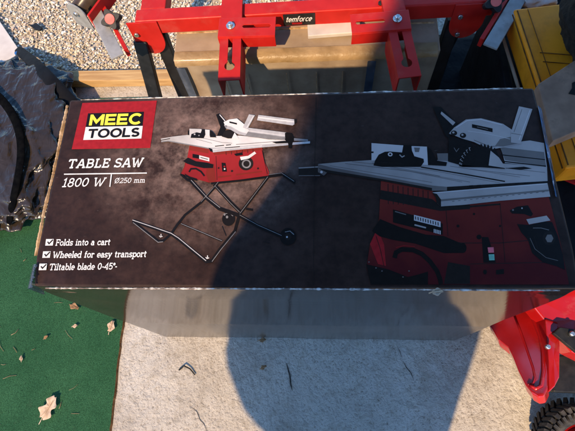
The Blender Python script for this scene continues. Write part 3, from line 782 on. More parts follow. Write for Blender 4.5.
# large picture: saw close-up
mb = MB()
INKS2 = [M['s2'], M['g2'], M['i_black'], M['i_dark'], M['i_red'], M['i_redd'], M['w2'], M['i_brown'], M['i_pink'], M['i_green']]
pg([(381, 181), (432, 190), (441, 205), (500, 200), (548.5, 196), (553, 213), (561, 245), (568, 279), (569, 284.5), (372, 284.5), (366.5, 268), (370, 244), (375.5, 232), (379, 219), (380, 200)], 1.4, RE)
for k in range(9):
    x = 388 + k * 5.0; ln([(x, 184 + k * .9), (x + .3, 204 + k * .3)], .8, 1.8, DK)
ln([(436, 240), (462, 243), (500, 243), (556, 238)], .7, 1.8, DK); ln([(470, 264), (565, 262)], .7, 1.8, DK)
pg([(393, 209.3), (442.7, 223.6), (442.7, 234.8), (393, 222.4)], 2, BK)
pg([(414, 214.8), (440.6, 221.6), (440.6, 227.2), (414, 220.4)], 2.4, WH)
for k in range(10):
    x = 415.5 + k * 2.5; ln([(x, 216.4 + k * .64), (x + .2, 219.6 + k * .66)], .9, 2.8, DK)
for k in range(5):
    x = 434.2 + k * 1.5; ln([(x, 229 + k * .4), (x, 232.8 + k * .4)], .9, 2.5, WH)
ln([(414.5, 224.8), (426, 227.8)], 1.5, 2.4, ST); ln([(395, 211.4), (406, 214.6)], 1.0, 2.4, GR)
pg([(372, 231), (380, 219), (399.7, 227), (426, 234.6), (443.8, 236), (463.6, 244.4), (462.8, 253), (444, 253.2), (415, 243.6), (393, 240), (380, 236.5)], 2, BK)
pg([(375.5, 232.2), (379, 232.5), (384, 244), (386, 266), (378, 264), (370, 244)], 1.8, 4)
ln([(394.5, 258), (396, 252.5), (402, 249.4), (413, 250), (422, 254), (430, 261.5), (437, 271), (440, 279), (441, 284.4)], 4.6, 2.2, BK)
ln([(398, 250.4), (404, 248.6), (413, 249), (422, 253)], .6, 2.6, DK)
pg([(366, 264), (388.7, 269.5), (408, 277), (420, 274), (428, 271.5), (428, 284.6), (371, 284.6)], 2.3, BK)
for x, y in ((376, 268), (382, 271), (369, 262), (409, 271), (403, 277)): circ(x, y, .8, .7, 2.7, GR, 8)
pg([(481.7, 237), (488.4, 237), (496, 262.6), (483.4, 262.8)], 2, BK); pg([(487.6, 247.4), (493.6, 247.2), (494, 252.6), (488.4, 252.8)], 2.4, 8); pg([(488.6, 254.4), (494.2, 254.2), (494.6, 260.2), (489.2, 260.4)], 2.4, 9)
circ(479, 237, 2.6, 2.4, 2, BK); circ(463, 248, 3.6, 5, 1.9, BK); circ(485, 272, 2, 2.4, 2, BK); pg([(496, 270), (504, 269), (504, 274), (496, 274.6)], 2, BK)
pg([(509.6, 210.6), (517, 206.6), (528, 205.2), (533, 214), (531, 216.6), (524, 214), (512, 213.6)], 2, BK); circ(513, 210, 1.0, .9, 2.4, GR, 10); circ(522, 208.2, .8, .8, 2.4, ST, 10)
pg([(526.3, 219.3), (546.6, 215.6), (550.4, 220.4), (529, 224.4)], 2.2, ST)
pg([(517, 224), (529, 225), (545, 221.5), (552, 222), (558, 236), (563, 255), (565, 270), (556, 266), (543, 262.5), (532, 253), (528, 240), (521, 232)], 2.4, BK)
ln([(534, 236), (538, 250), (548, 259), (557, 262)], .8, 2.8, DK); circ(549, 238, 6.4, 7, 2.8, DK); circ(549.4, 238.4, 4, 4.4, 3.2, GR, 6)
# left extension bar
pg([(298.6, 167.6), (318, 166.4), (325, 171), (324, 176.2), (298.8, 175.8)], 2, DK); ln([(298.6, 168), (318.6, 166.8)], 1.2, 2.4, ST); ln([(298.8, 175.6), (320, 175.6)], .9, 2.4, GR)
# table
pg([(318, 164), (345, 161.6), (372, 160), (449, 160), (547, 166.4), (547.6, 181), (480, 185), (447, 186.8), (433, 185.6), (385, 177), (330, 167)], 3, ST)
pg([(318, 164), (330, 167), (385, 177), (433, 185.6), (447, 186.8), (447, 190.6), (432, 190.8), (385, 181.4), (327, 172.6), (324, 175.6), (318, 172)], 3.4, GR)
circ(321.5, 172, 1.3, 1.3, 3.8, WH, 10)
pg([(447, 187), (480, 184.8), (547.4, 181), (547.6, 183.4), (480, 187.4), (447, 190.6)], 3.6, DK)
for x in (469, 477, 515, 524): pg([(x, 185.4 - (x - 469) * .055), (x + 4, 185.1 - (x - 469) * .055), (x + 4, 187 - (x - 469) * .055), (x, 187.3 - (x - 469) * .055)], 4, BK)
pg([(432, 192.4), (490, 187.4), (547.4, 183), (550.4, 196.6), (500, 200.8), (462, 205), (441, 206.4), (437, 203.4), (440, 199), (436, 197)], 3.8, ST)
pg([(440, 199.4), (500, 193.8), (549, 189.4), (549.3, 191.2), (500, 195.6), (440.6, 201.4)], 4.2, GR)
ln([(433, 193), (490, 188.2), (547, 183.8)], .8, 4.2, WH)
pg([(432, 192.4), (437, 194), (441, 199.5), (441, 206.4), (436.6, 203), (435.6, 197.4)], 4.4, DK)
ln([(421, 167), (460, 173.4), (505, 181.4)], 1.2, 3.8, BK)
for q in ([(345, 163.4), (410, 171.4), (462, 182)], [(372, 163), (440, 176)], [(470, 169), (530, 176)]): ln(q, .4, 3.7, GR)
# mitre gauge
pg([(371.5, 143), (403.4, 145.4), (403.4, 160), (371.5, 160.4)], 4.4, WH); pg([(410, 146), (427, 146.6), (428, 165), (418, 164.4)], 4.4, WH)
pg([(370.8, 151.4), (373.6, 151.4), (373.6, 153), (370.8, 153)], 4.8, BK)
pg([(373.6, 165.4), (375, 160.6), (378.7, 154.6), (384.8, 151.7), (390, 151.4), (402, 152.4), (403.4, 145), (411.4, 144.8), (412.4, 155.6), (423.6, 158.8), (424, 162), (420.6, 166.8), (382, 166.8)], 4.9, BK)
circ(390.2, 154.3, 2.4, 2.1, 5.3, WH, 12); circ(390.2, 154.3, 1.2, 1.0, 5.7, BK, 10); ln([(399.6, 154.6), (402, 157), (404.6, 155.6)], 1.0, 5.3, ST); ln([(380, 162.4), (402, 163.4)], .6, 5.3, DK)
pg([(414, 147.4), (420, 147.6), (419, 152), (415, 152)], 4.8, GR)
pg([(427, 146.6), (431, 149.4), (437.4, 160.6), (447, 162.2), (446.2, 166), (428, 165)], 4.9, BK)
# rear fence and blade
pg([(437, 153.4), (448, 153.2), (448, 160.8), (438, 160.4)], 4.2, GR); pg([(500, 144), (530, 140.4), (544, 143), (547, 167), (505, 163)], 3.6, ST)
pg([(500, 147), (544, 152), (546, 166), (505, 160)], 3.9, GR)
ln([(500, 154.6), (545, 159.6)], .9, 4.3, BK); ln([(504, 161.4), (546, 166.2)], 1.1, 4.3, BK)
pg([(449, 136.6), (470, 140.8), (473, 146), (464, 152), (460, 165), (448, 161.4)], 4.7, BK)
bl = []
for k in range(14):
    a = R(178 - k * 9.2)
    bl += [(482 + 20.0 * math.cos(a), 167.5 - 20.6 * math.sin(a)), (482 + 23.2 * math.cos(a - .03), 167.5 - 24.0 * math.sin(a - .03)), (482 + 22.6 * math.cos(a - .075), 167.5 - 23.4 * math.sin(a - .075))]
pg([(460, 164.5)] + bl + [(505, 168.8), (482, 167.2)], 6.65, BK)
for k in range(0, 6):
    a = R(172 - k * 9.2); ln([(482 + 20.2 * math.cos(a), 167.5 - 20.8 * math.sin(a)), (482 + 23.0 * math.cos(a - .03), 167.5 - 23.8 * math.sin(a - .03)), (482 + 22.4 * math.cos(a - .09), 167.5 - 23.2 * math.sin(a - .09))], .55, 6.9, ST)
pg([(490.6, 150.6), (499, 157.6), (506, 168.2), (488.6, 165.4)], 7.1, ST)
ln([(454, 147.6), (456.4, 151.6), (459, 148.2)], .7, 5.2, GR)
pg([(505, 168.2), (524, 166.6), (532, 168.4), (520, 169.8)], 4.4, BK)
pg([(433, 107), (440.8, 106.6), (455, 121.6), (462, 126), (458, 132), (450, 135.4), (450, 139), (446, 136), (439, 121)], 5, BK)
pg([(441.4, 111.4), (455.4, 122.4), (452.8, 125.4), (440.6, 113.8)], 5.4, ST)
pg([(449, 133.4), (454, 127.6), (466, 119.4), (481, 118.2), (503, 123.8), (514, 131), (521, 140), (518, 144), (503, 147.4), (490, 149.6), (474, 142), (462, 138.4)], 6, ST)
ln([(456, 127.6), (467, 120.6), (481, 119.4), (502, 124.8)], .8, 6.4, WH)
pg([(472, 124), (492.6, 128.4), (492.6, 132.2), (472, 127.6)], 6.4, BK); ln([(477, 126.8), (488, 129.4)], .6, 6.8, GR)
circ(454, 133, 3.2, 2.6, 6.4, DK, 14); circ(463, 135.4, 3.2, 2.6, 6.4, DK, 14); circ(453.4, 132.4, 1.2, 1, 6.8, ST, 10); circ(462.4, 134.8, 1.2, 1, 6.8, ST, 10)
pg([(519, 106.2), (532.4, 109), (521.4, 141), (512.6, 138.4), (510.6, 133.6)], 6.6, ST); ln([(530, 110), (519, 140)], .8, 7, WH); ln([(522, 109), (514, 132)], .5, 7, GR)
pg([(510.8, 129.6), (522, 131.6), (521, 143.8), (511, 142.4)], 7, ST); ln([(511, 133), (522, 135)], .5, 7.4, GR)
pg([(380.6, 190), (432, 199), (441, 206), (470, 204.6), (470, 209), (440, 211), (380, 199)], 1.6, DK)
ln([(474, 140), (490, 146.6), (503, 145.4), (517, 142)], .7, 6.4, GR); ln([(468, 131), (484, 133), (500, 136.4), (510, 139)], .4, 6.4, WH)
pg([(500, 139), (514, 136), (520, 139.6), (518, 143.4), (503, 146.6), (495, 146)], 6.3, GR)
pg([(318, 168), (330, 170.4), (385, 179.4), (432, 188), (432, 190.8), (385, 181.4), (327, 172.6)], 3.7, DK)
for q in ([(352, 161.6), (430, 170), (500, 182.8)], [(390, 167.6), (470, 182)], [(330, 165.6), (432, 182.4)], [(480, 165), (545, 172.4)], [(450, 166), (520, 177)]): ln(q, .35, 3.75, GR)
for k in range(16):
    x = 452 + k * 6; ln([(x, 201.4 - k * .62), (x + 2.5, 201.1 - k * .62)], .35, 4.6, DK)
ln([(376, 236), (380, 248), (384, 266)], .6, 2.2, DK); ln([(446, 210), (448, 236)], .6, 1.9, DK); ln([(500, 203), (505, 262)], .6, 1.9, DK)
pg([(453, 207), (500, 203.4), (500, 205), (453, 208.8)], 1.9, DK); pg([(448, 262), (470, 266), (470, 284), (444, 284)], 1.7, DK)
circ(458, 226, 1.6, 1.5, 2, BK, 10); circ(474, 214, 1.3, 1.2, 2, BK, 10); circ(500, 226, 1.2, 1.2, 2, BK, 10)
ln([(533, 228), (541, 228), (549, 230)], .7, 3, GR); ln([(530, 238), (535, 249), (546, 257.6), (558, 260.6)], .45, 3.2, GR)
ln([(396, 247.6), (404, 245.6), (415, 246.6)], .5, 2.6, 4)
ln([(316, 97), (315, 150), (314, 200), (313.4, 284.6)], .45, 6, DK)
art('product_picture', INKS2, carton, 'printed close-up picture of a table saw with blade and guard')

# --- wear on the carton
def strip_on_edge(name, pts, w, m, thick=.002, seed=0, jag=.4):
    """irregular torn strip following points on the carton (world), flat normal up"""
    bm = bmesh.new(); prev = None
    rng = random.Random(seed)
    out = []
    for i in range(len(pts) - 1):
        a, b = Vector(pts[i]), Vector(pts[i + 1]); n = max(2, int((b - a).length / .0025))
        for k in range(n): out.append(a.lerp(b, k / n))
    out.append(Vector(pts[-1]))
    for i, p in enumerate(out):
        t = (out[min(i + 1, len(out) - 1)] - out[max(i - 1, 0)]).normalized()
        s = Vector((-t.y, t.x, 0)); ww = w * (1 + .35 * jag * (rng.random() * 2 - 1) + 1.2 * jag * noise.noise((i * .05, seed, 0)) + .45 * jag * noise.noise((i * .31, seed, 4)))
        ww = max(ww, w * .15)
        z = Vector((0, 0, noise.noise((i * .15, seed, 9)) * thick * .4))
        q = [bm.verts.new(p + s * ww / 2 + z), bm.verts.new(p + Vector((0, 0, thick)) + z), bm.verts.new(p - s * ww / 2 + z)]
        if prev:
            bm.faces.new((prev[0], prev[1], q[1], q[0])); bm.faces.new((prev[1], prev[2], q[2], q[1]))
        prev = q
    bmesh.ops.recalc_face_normals(bm, faces=bm.faces[:])
    me = bpy.data.meshes.new(name); bm.to_mesh(me); bm.free()
    return link(name, me, m, carton)
strip_on_edge('frayed_edge', [(-.375, -.0015, H - .002), (0, -.001, H - .0015), (.38, -.001, H - .003)], .0022, M['fray'], .0006, 3, 1.1)
strip_on_edge('torn_edge', [(-W / 2 - .002, .05, H - .004), (-W / 2 - .005, .12, H - .004), (-W / 2 - .003, .2, H - .004), (-W / 2 - .004, D - .01, H - .003)], .0055, M['kraft_worn'], .002, 5, .5)
strip_on_edge('frayed_edge', [(-W / 2 + .02, D + .0005, H - .002), (.38, D + .0005, H - .002)], .0022, M['fray'], .0008, 9, .9)
# tapes folded over the ends
def edge_tape(name, x, y0, y1, over, down, m, seed):
    bm = bmesh.new(); n = 26; rows = []
    sx = 1 if x > 0 else -1
    for i in range(n + 1):
        y = y0 + (y1 - y0) * i / n
        j = .002 * noise.noise((i * .4, seed, 0)); jj = .0012 * noise.noise((i * .9, seed, 4))
        rows.append([bm.verts.new(p) for p in ((x - sx * (over + j * 2), y, H + .0032), (x - sx * .004, y, H + .0034 + jj), (x + sx * (.0042 + jj), y, H - .004), (x + sx * (.0052 + jj), y, H - down - j * 3))])
    for a, b in zip(rows, rows[1:]):
        for k in range(3):
            f = bm.faces.new((a[k], a[k + 1], b[k + 1], b[k])); f.smooth = k == 1
    bmesh.ops.recalc_face_normals(bm, faces=bm.faces[:])
    me = bpy.data.meshes.new(name); bm.to_mesh(me); bm.free()
    return link(name, me, m, carton)
edge_tape('sealing_tape', W / 2, .14, .30, .003, .03, M['tape_blue'], 2)
edge_tape('sealing_tape', -W / 2, -.002, .035, .006, .05, M['tape_clear'], 5)

# ------------------------------------------------------------------ old carton behind
oc = empty('cardboard_box', (0, 0.66, 0), 0)
tag(oc, 'old brown cardboard box with brown packing tape under the red stand', 'cardboard box')
A = at(173, 62, .35, None); B = at(441, 52, .35, None)
X0, X1 = A.x, B.x
Y0 = (at(270, 57, .35)).y
BH = .35; BD = .17
oc.location = ((X0 + X1) / 2, Y0, 0); oc.rotation_euler = (0, 0, math.atan2(B.y - A.y, B.x - A.x))
hw = (X1 - X0) / 2
bm = bmesh.new()
bmesh.ops.create_cube(bm, size=1.0, matrix=Matrix.Translation((0, BD / 2, BH / 2)) @ Matrix.Diagonal((2 * hw, BD, BH, 1)))
bmesh.ops.subdivide_edges(bm, edges=bm.edges[:], cuts=18, use_grid_fill=True)
for v in bm.verts:
    v.co.z += .006 * noise.noise((v.co.x * 7, v.co.y * 7, v.co.z * 7)) * (v.co.z > .1)
    v.co.y += .006 * noise.noise((v.co.x * 6 + 9, v.co.y * 7, v.co.z * 6))
me = bpy.data.meshes.new('carton_shell'); bm.to_mesh(me); bm.free()
link('carton_shell', me, M['kraft'], oc, bevel=.004)
mb = MB()
n = 40
rows = []
for k in range(n + 1):
    x = -hw + .004 + (2 * hw - .012) * k / n
    j = .003 * noise.noise((k * .35, 0, 3)); j2 = .004 * noise.noise((k * .5, 5, 3))
    rows.append([mb.bm.verts.new(p) for p in ((x, .022 + j, BH + .0075), (x, -.001, BH + .0078 + j * .5), (x, -.0085, BH - .003), (x, -.0095 + j * .5, BH - .011 + j2))])
for a, b in zip(rows, rows[1:]):
    for k in range(3):
        f = mb.bm.faces.new((a[k], a[k + 1], b[k + 1], b[k])); f.smooth = True
bmesh.ops.recalc_face_normals(mb.bm, faces=mb.bm.faces[:])
mb.build('packing_tape', M['tape_brown'], oc)
# lid flap seam, vertical creases, clear tape strips
mb = MB(); mb.box((0, .085, BH + .006), (2 * hw - .02, .003, .004)); mb.build('flap_seam', M['kraft_worn'], oc)
for x in (-hw + .015, hw - .17):
    mb = MB(); mb.box((x, -.0085, BH - .13), (.022, .002, .22)); mb.build('sealing_tape', M['tape_clear'], oc)
for x in (-.22, -.16, -.05, .03, .10): c = MB(); c.box((x, -.0065, BH - .15), (.0016, .003, .18)); c.build('crease', M['kraft_worn'], oc)
mb = MB(); hh_ = at(298, 31, BH) - oc.location; mb.box((hh_.x, .155, BH + .008), (.055, .02, .003)); mb.build('hand_hole', M['scrap'], oc)

# white board lying on the old box
p = at(330, 28, BH + .02)
mb = MB(); mb.box((0, 0, 0), (.115, .05, .012)); o = mb.build('white_board', M['white_board'], bevel=.002)
o.location = p; o.rotation_euler = (0, 0, R(3)); tag(o, 'short white board lying on the brown cardboard box', 'board')
# black sheet added as shade on the floor under the right half of the stand, black crate under the yellow box
mb = MB(); n = 24
g_ = [[mb.bm.verts.new((.10 + .95 * i / n, .36 + .66 * j / n, .009 + .006 * noise.noise((i * .5, j * .5, 3)))) for j in range(n + 1)] for i in range(n + 1)]
for i in range(n):
    for j in range(n):
        f = mb.bm.faces.new((g_[i][j], g_[i + 1][j], g_[i + 1][j + 1], g_[i][j + 1])); f.smooth = True
o = mb.build('shade_sheet', M['bin_dark']); sm_ = o.modifiers.new('solid', 'SOLIDIFY'); sm_.thickness = .002
tag(o, 'black sheet added to darken the shaded ground under the red stand', 'plastic sheet')
t = empty('black_crate', (.75, .49, 0), R(0))
mb = MB(); mb.box((0, 0, .165), (.50, .76, .33)); mb.build('crate_body', M['bin_dark'], t, bevel=.006)
mb = MB(); mb.plate([(-.26, -.39), (.26, -.39), (.26, .39), (-.26, .39)], [[(-.24, -.37), (-.24, .37), (.24, .37), (.24, -.37)]], Matrix.Translation((0, 0, .342)), .03); mb.build('rim', M['bin_dark'], t, bevel=.003)
q = at(571, 181, .345); mb = MB(); mb.box((q.x - .75, q.y - .49, .346), (.036, .010, .006), Matrix.Rotation(R(-28), 3, 'Z')); mb.build('reflector', M['red_gloss'], t, bevel=.001)
tag(t, 'black plastic crate in deep shade underneath the yellow box', 'crate')

# ------------------------------------------------------------------ red tool stand
ZB = .42
P1 = at(150, 20.5, ZB); P2 = at(480, 2, ZB)
ux = (P2 - P1).normalized(); ang = math.atan2(ux.y, ux.x)
mid = (P1 + P2) / 2
stand = empty('tool_stand', (mid.x, mid.y, 0), ang)
tag(stand, 'red mitre saw stand with two slotted arms and black legs behind the carton', 'tool stand')
IM = (Matrix.Translation((mid.x, mid.y, 0)) @ Matrix.Rotation(ang, 4, 'Z')).inverted()
def loc(px, py, z):
    return IM @ at(px, py, z)
xl = loc(133, 30, ZB).x; xr = loc(500, 12, ZB).x
BW, BHt = .040, .048
for yy, nm in ((0, 'front_beam'), (.215, 'rear_beam')):
    mb = MB(); mb.box(((xl + xr) / 2, yy + BW / 2, ZB - BHt / 2), (xr - xl, BW, BHt)); mb.build('beam', M['red_paint'], stand, bevel=.004, seg=3)
# cross ties left and right
for x in (xl + .03, xr - .03):
    mb = MB(); mb.box((x + (.012 if x < 0 else -.012), .1275, ZB - .024), (.066, .171, .04)); mb.build('cross_tie', M['red_paint'], stand, bevel=.003)
def keyhole(x0, x1, r, R0, cx, flip=1):
    pass
def arm(pxc, side):
    """mounting arm: an inverted channel with a keyhole slot, clamped under a slotted plate"""
    base = loc(pxc[0], pxc[1], ZB + .012)
    endp = loc(pxc[2], pxc[3], ZB + .012)
    cx = base.x; y1 = .27; y0 = endp.y
    sk = math.atan2(-(endp.x - base.x), (base.y - endp.y))   # slight skew of the arm
    Mx = Matrix.Translation((cx, base.y, ZB + .0125)) @ Matrix.Rotation(-sk if False else math.atan2(endp.x - base.x, base.y - endp.y), 4, 'Z')
    Lf = (Vector((endp.x, endp.y)) - Vector((base.x, base.y))).length
    wv, hv, t = .052, .072, .003
    yb = .27 - base.y
    par = empty('mounting_arm', (0, 0, 0)); par.parent = stand
    slot = [(-.0055, -.035), (-.0055, -Lf + .052)] + [(.0125 * math.cos(R(a)), -Lf + .04 + .0125 * math.sin(R(a))) for a in range(120, 421, 25)] + [(.0055, -Lf + .052), (.0055, -.035)]
    mb = MB()
    mb.plate([(-wv / 2, -Lf), (wv / 2, -Lf), (wv / 2, yb), (-wv / 2, yb)], [slot], Mx, t)
    mb2 = mb
    for s in (-1, 1):
        # side webs; the free end is cut slanting
        prof = [(-Lf, 0 - t), (-Lf + .004, -hv), (-.03, -hv), (-.015, -.014), (yb, -.014), (yb, -t)]
        x0, x1 = s * (wv / 2 - t), s * wv / 2
        A_ = [Mx @ Vector((x0, y, z)) for y, z in prof]; B_ = [Mx @ Vector((x1, y, z)) for y, z in prof]
        mb.face(A_); mb.face(list(reversed(B_)))
        for i in range(len(prof)):
            j = (i + 1) % len(prof); mb.face([A_[i], B_[i], B_[j], A_[j]])
    bmesh.ops.remove_doubles(mb.bm, verts=mb.bm.verts[:], dist=1e-5)
    bmesh.ops.recalc_face_normals(mb.bm, faces=mb.bm.faces[:])
    mb.build('channel', M['red_paint'], par)
    # slotted clamp plate with a front lip
    pw, pd = .140, .058
    x0 = -.030 if side > 0 else -pw + .030
    x1 = x0 + pw
    sl0, sl1 = (x0 + .062, x1 - .015) if side > 0 else (x0 + .015, x1 - .062)
    sl = [(sl0, -.005 + .002), (sl1, -.003), (sl1 + .004, .002), (sl1, .007), (sl0, .007), (sl0 - .004, .002)]
    M2 = Matrix.Translation((cx, base.y - .004, ZB + .0165)) @ Matrix.Rotation(R(-2 * side), 4, 'Z')
    mb = MB(); mb.plate([(x0, -pd / 2), (x1, -pd / 2), (x1, pd / 2), (x0, pd / 2)], [sl], M2, .0035)
    for (a, b) in (((x0, -pd / 2 + .0015), (x1, -pd / 2 + .0015)),):
        A_ = M2 @ Vector((a[0], a[1] - .0017, -.0195)); B_ = M2 @ Vector((b[0], b[1] - .0017, -.0195))
        mb.bar(A_, B_, .003, .034)
    mb.build('clamp_plate', M['red_paint'], par, bevel=.001)
    mb = MB(); c = M2 @ Vector((0, .002, 0))
    mb.tube([c, c + Vector((0, 0, .004))], .0105, 18); mb.tube([c + Vector((0, 0, .004)), c + Vector((0, 0, .010)), c + Vector((0, 0, .012))], .007, 6, radii=[.0068, .0068, .005])
    mb.build('bolt', M['zinc'], par)
    return par
arm((231, 27, 229, 80), 1)
arm((397, 20, 410, 77), -1)
# name plate with lettering on the front of the beam
fp = lambda px, py, lv: (lambda q: Vector((q.x, -.0018 - lv * 2.2e-4, q.z)))(IM @ at(px, py, y=(mid + ux * (loc(296, 20, ZB).x)).y))
q0 = fp(283.5, 16.0, 0); q1 = fp(315, 14.0, 0); q2 = fp(315, 22.8, 0); q3 = fp(283.5, 24.6, 0)
xa, xb = (q0.x + q3.x) / 2, (q1.x + q2.x) / 2
zt, zbm = ZB - .004, ZB - BHt + .006
mb = MB(); mb.box(((xa + xb) / 2, -.0012, (zt + zbm) / 2), (xb - xa, .002, zt - zbm)); npl = mb.build('name_plate', M['black_plastic'], stand)
def plate_map(px, py, lv): return Vector((px, -.0024 - lv * 2e-4, py))
mb = MB()
hh = (zt - zbm)
lettering(mb, 'temforce', SANS, [(xa + .010, zt - .006), (xb - .004, zt - .006), (xb - .009, zbm + .013), (xa + .005, zbm + .013)], .15, 0, mapper=plate_map)
mb.build('lettering', M['i_white'], npl)
mb = MB(); mb.box(((xa + xb) / 2 - .006, -.0026, zbm + .0075), (.026, .0006, .006)); mb.build('lettering', M['i_red'], npl, )['label'] = 'small red mark under the white lettering'
q = loc(381, 8.5, ZB); mb = MB(); mb.tube([(q.x, .012, ZB - .001), (q.x, .012, ZB + .005)], .006, 12); mb.build('plug', M['black_plastic'], stand)
# end plates with bolts and legs
def leg_end(pp, r, foots, mirror, b1, b2):
    c = loc(*pp, ZB - .055)
    y = -.004
    # plate in the local xz plane, tilted back a little at the foot
    Mp = Matrix.Translation((c.x, y, ZB - .002)) @ Matrix.Rotation(R(90), 4, 'X')
    out = [(-r, 0), (-r, -.062)] + [(r * math.cos(R(a)), -.062 + .054 * math.sin(R(a))) for a in range(190, 351, 12)] + [(r, -.062), (r, 0)]
    if mirror: out = [(-x, yv) for x, yv in reversed(out)]
    mb = MB(); mb.plate(out, [], Mp, .004); mb.build('end_plate', M['red_paint'], stand, bevel=.001)
    for bx, by in (b1, b2):
        cc = Mp @ Vector((bx, by, 0)); mb = MB(); mb.tube([cc, cc + Vector((0, -.006, 0))], .0065, 6); mb.build('bolt', M['zinc'], stand)
    for top, foot in foots:
        mb = MB(); mb.bar(top, foot, .036, .026, up=(0, 1, 0)); lg = mb.build('leg', M['black_tube'], stand, bevel=.003)
        mb = MB(); f = Vector(foot); mb.box(f + Vector((0, 0, .0)), (.046, .036, .02)); mb.build('foot_cap', M['rubber'], lg, bevel=.003)
def gl(px, py, z): return loc(px, py, z)
cl = loc(148, 40, ZB - .05).x; cr = loc(468, 24, ZB - .05).x
leg_end((148, 40), .040, [((cl - .030, .004, ZB - .07), (loc(152, 112, .2).x - .02, -.10, .012)), ((cl + .022, .022, ZB - .06), (loc(170, 112, .2).x - .012, .03, .012))], False, (-.026, -.038), (-.018, -.096))
leg_end((468, 24), .042, [((cr - .024, .02, ZB - .07), (cr - .05, -.06, .012)), ((cr + .012, .06, ZB - .06), (cr + .03, .16, .012))], True, (-.022, -.036), (-.014, -.098))
# side extensions: grey bar, knob, roller with end bracket
def extension(sgn, bar_a, bar_b, knob_p, roll_p):
    a = loc(*bar_a, ZB - .012); b = loc(*bar_b, ZB - .012)
    d = (b - a).normalized(); sd = Vector((-d.y, d.x, 0))
    mb = MB(); mb.bar(a, b, .034, .006); mb.build('extension_bar', M['grey_steel'], stand, bevel=.0015)
    off = sd * (.026 if (sd.x * sgn) > 0 else -.026)
    mb = MB(); mb.bar(a - off - Vector((0, 0, .012)), b - d * .012 - off - Vector((0, 0, .012)), .010, .026); mb.build('extension_rail', M['red_paint'], stand, bevel=.001)
    k = loc(*knob_p, ZB + .015)
    par = None
    lobes = []
    for i in range(48):
        an = 2 * math.pi * i / 48; rr = .021 + .0055 * math.cos(4 * an)
        lobes.append((rr * math.cos(an), rr * math.sin(an)))
    ax = Matrix.Translation(k) @ Matrix.Rotation(R(35), 4, 'X') @ Matrix.Rotation(.4, 4, 'Z')
    mb = MB(); mb.plate(lobes, [], ax, .022); kb = mb.build('knob', M['black_plastic'], stand, bevel=.003)
    mb = MB(); mb.tube([ax @ Vector((0, 0, -.002)), ax @ Vector((0, 0, .003))], .0125, 20); mb.build('knob_cap', M['pink_plastic'], kb)
    mb = MB(); mb.tube([ax @ Vector((0, 0, -.022)), ax @ Vector((0, 0, -.05))], .006, 10); mb.build('knob_screw', M['zinc'], kb)
    r0 = loc(*roll_p, ZB + .01)
    return r0
r0 = extension(-1, (93, 8), (118, 57), (110, 19), (77, 14))
extension(1, (519, -2), (490, 47), (496, 1), (540, -10))
# roller (left): cylinder running away from the viewer, with grey end bracket
ra = r0 + Vector((0, .006, 0)); rb = r0 + Vector((.09, .20, 0))
dv = (rb - ra).normalized()
mb = MB(); mb.tube([ra, rb], .022, 28); rl = mb.build('roller', M['roller'], stand)
sx = dv.cross(Vector((0, 0, 1))).normalized()
Mb = Matrix((( sx.x, 0, -dv.x, 0), (sx.y, 0, -dv.y, 0), (0, 1, 0, 0), (0, 0, 0, 1)))
Mb = Matrix.Translation(ra - dv * .003) @ Mb
out = [(.028 * math.cos(R(a)), .028 * math.sin(R(a))) for a in range(0, 181, 15)] + [(-.028, -.05), (.028, -.05)]
mb = MB(); mb.plate(out, [], Mb, .004); mb.build('roller_bracket', M['grey_steel'], stand, bevel=.001)
mb = MB(); cc = ra - dv * .003; mb.tube([cc, cc - dv * .007], .0065, 6); mb.build('bolt', M['zinc'], stand)
mb = MB(); mb.bar(ra + sx * .034 - Vector((0, 0, .02)), rb + sx * .034 - Vector((0, 0, .02)), .006, .045); mb.build('roller_rail', M['red_paint'], stand, bevel=.001)

# ------------------------------------------------------------------ bin bags (left)
def crumple(name, c, rad, m, seed, label, cat, sub=6, amp=.045, parent=None, flat=True, group=None, octs=5):
    bm = bmesh.new(); bmesh.ops.create_icosphere(bm, subdivisions=sub, radius=1.0)
    for v in bm.verts:
        p = v.co.copy()
        q = p * 1.0
        d = 0.0; f = 1.3; a = 1.0
        for o_ in range(octs):
            nn = noise.noise(q * f + Vector((seed, seed * 2.1, o_ * 7)))
            d += a * (1 - abs(nn) * 2.4); f *= 2.0; a *= .62
        if octs == 3 and sub > 6: d += .35 * (1 - abs(noise.noise(Vector((q.x * 7 + q.y * 3, q.y * 1.2, q.z * 2 + seed)))) * 2.6) + .10 * (1 - abs(noise.noise(Vector((q.x * 14 - q.y * 9, q.y * 3, q.z * 3)))) * 2.6)
        k = 1 + amp / max(rad) * d * .8
        # rounded-box profile
        e = max(abs(p.x), abs(p.y), abs(p.z)); p2 = p.lerp(p / e, .35)
        v.co = Vector((p2.x * rad[0] * k, p2.y * rad[1] * k, p2.z * rad[2] * k))
        if flat and v.co.z < -rad[2] * .92: v.co.z = -rad[2] * .92
    for f in bm.faces: f.smooth = True
    me = bpy.data.meshes.new(name); bm.to_mesh(me); bm.free()
    o = link(name, me, m, parent); o.location = c
    if label: tag(o, label, cat, group)
    return o
bag = crumple('bin_bag', (-1.085, .61, .050), (.285, .265, .055), M['bin_plastic'], 3.0, 'shiny crinkled black bin bag on the green carpet beside the carton', 'bin bag', sub=7, amp=.05, octs=3)
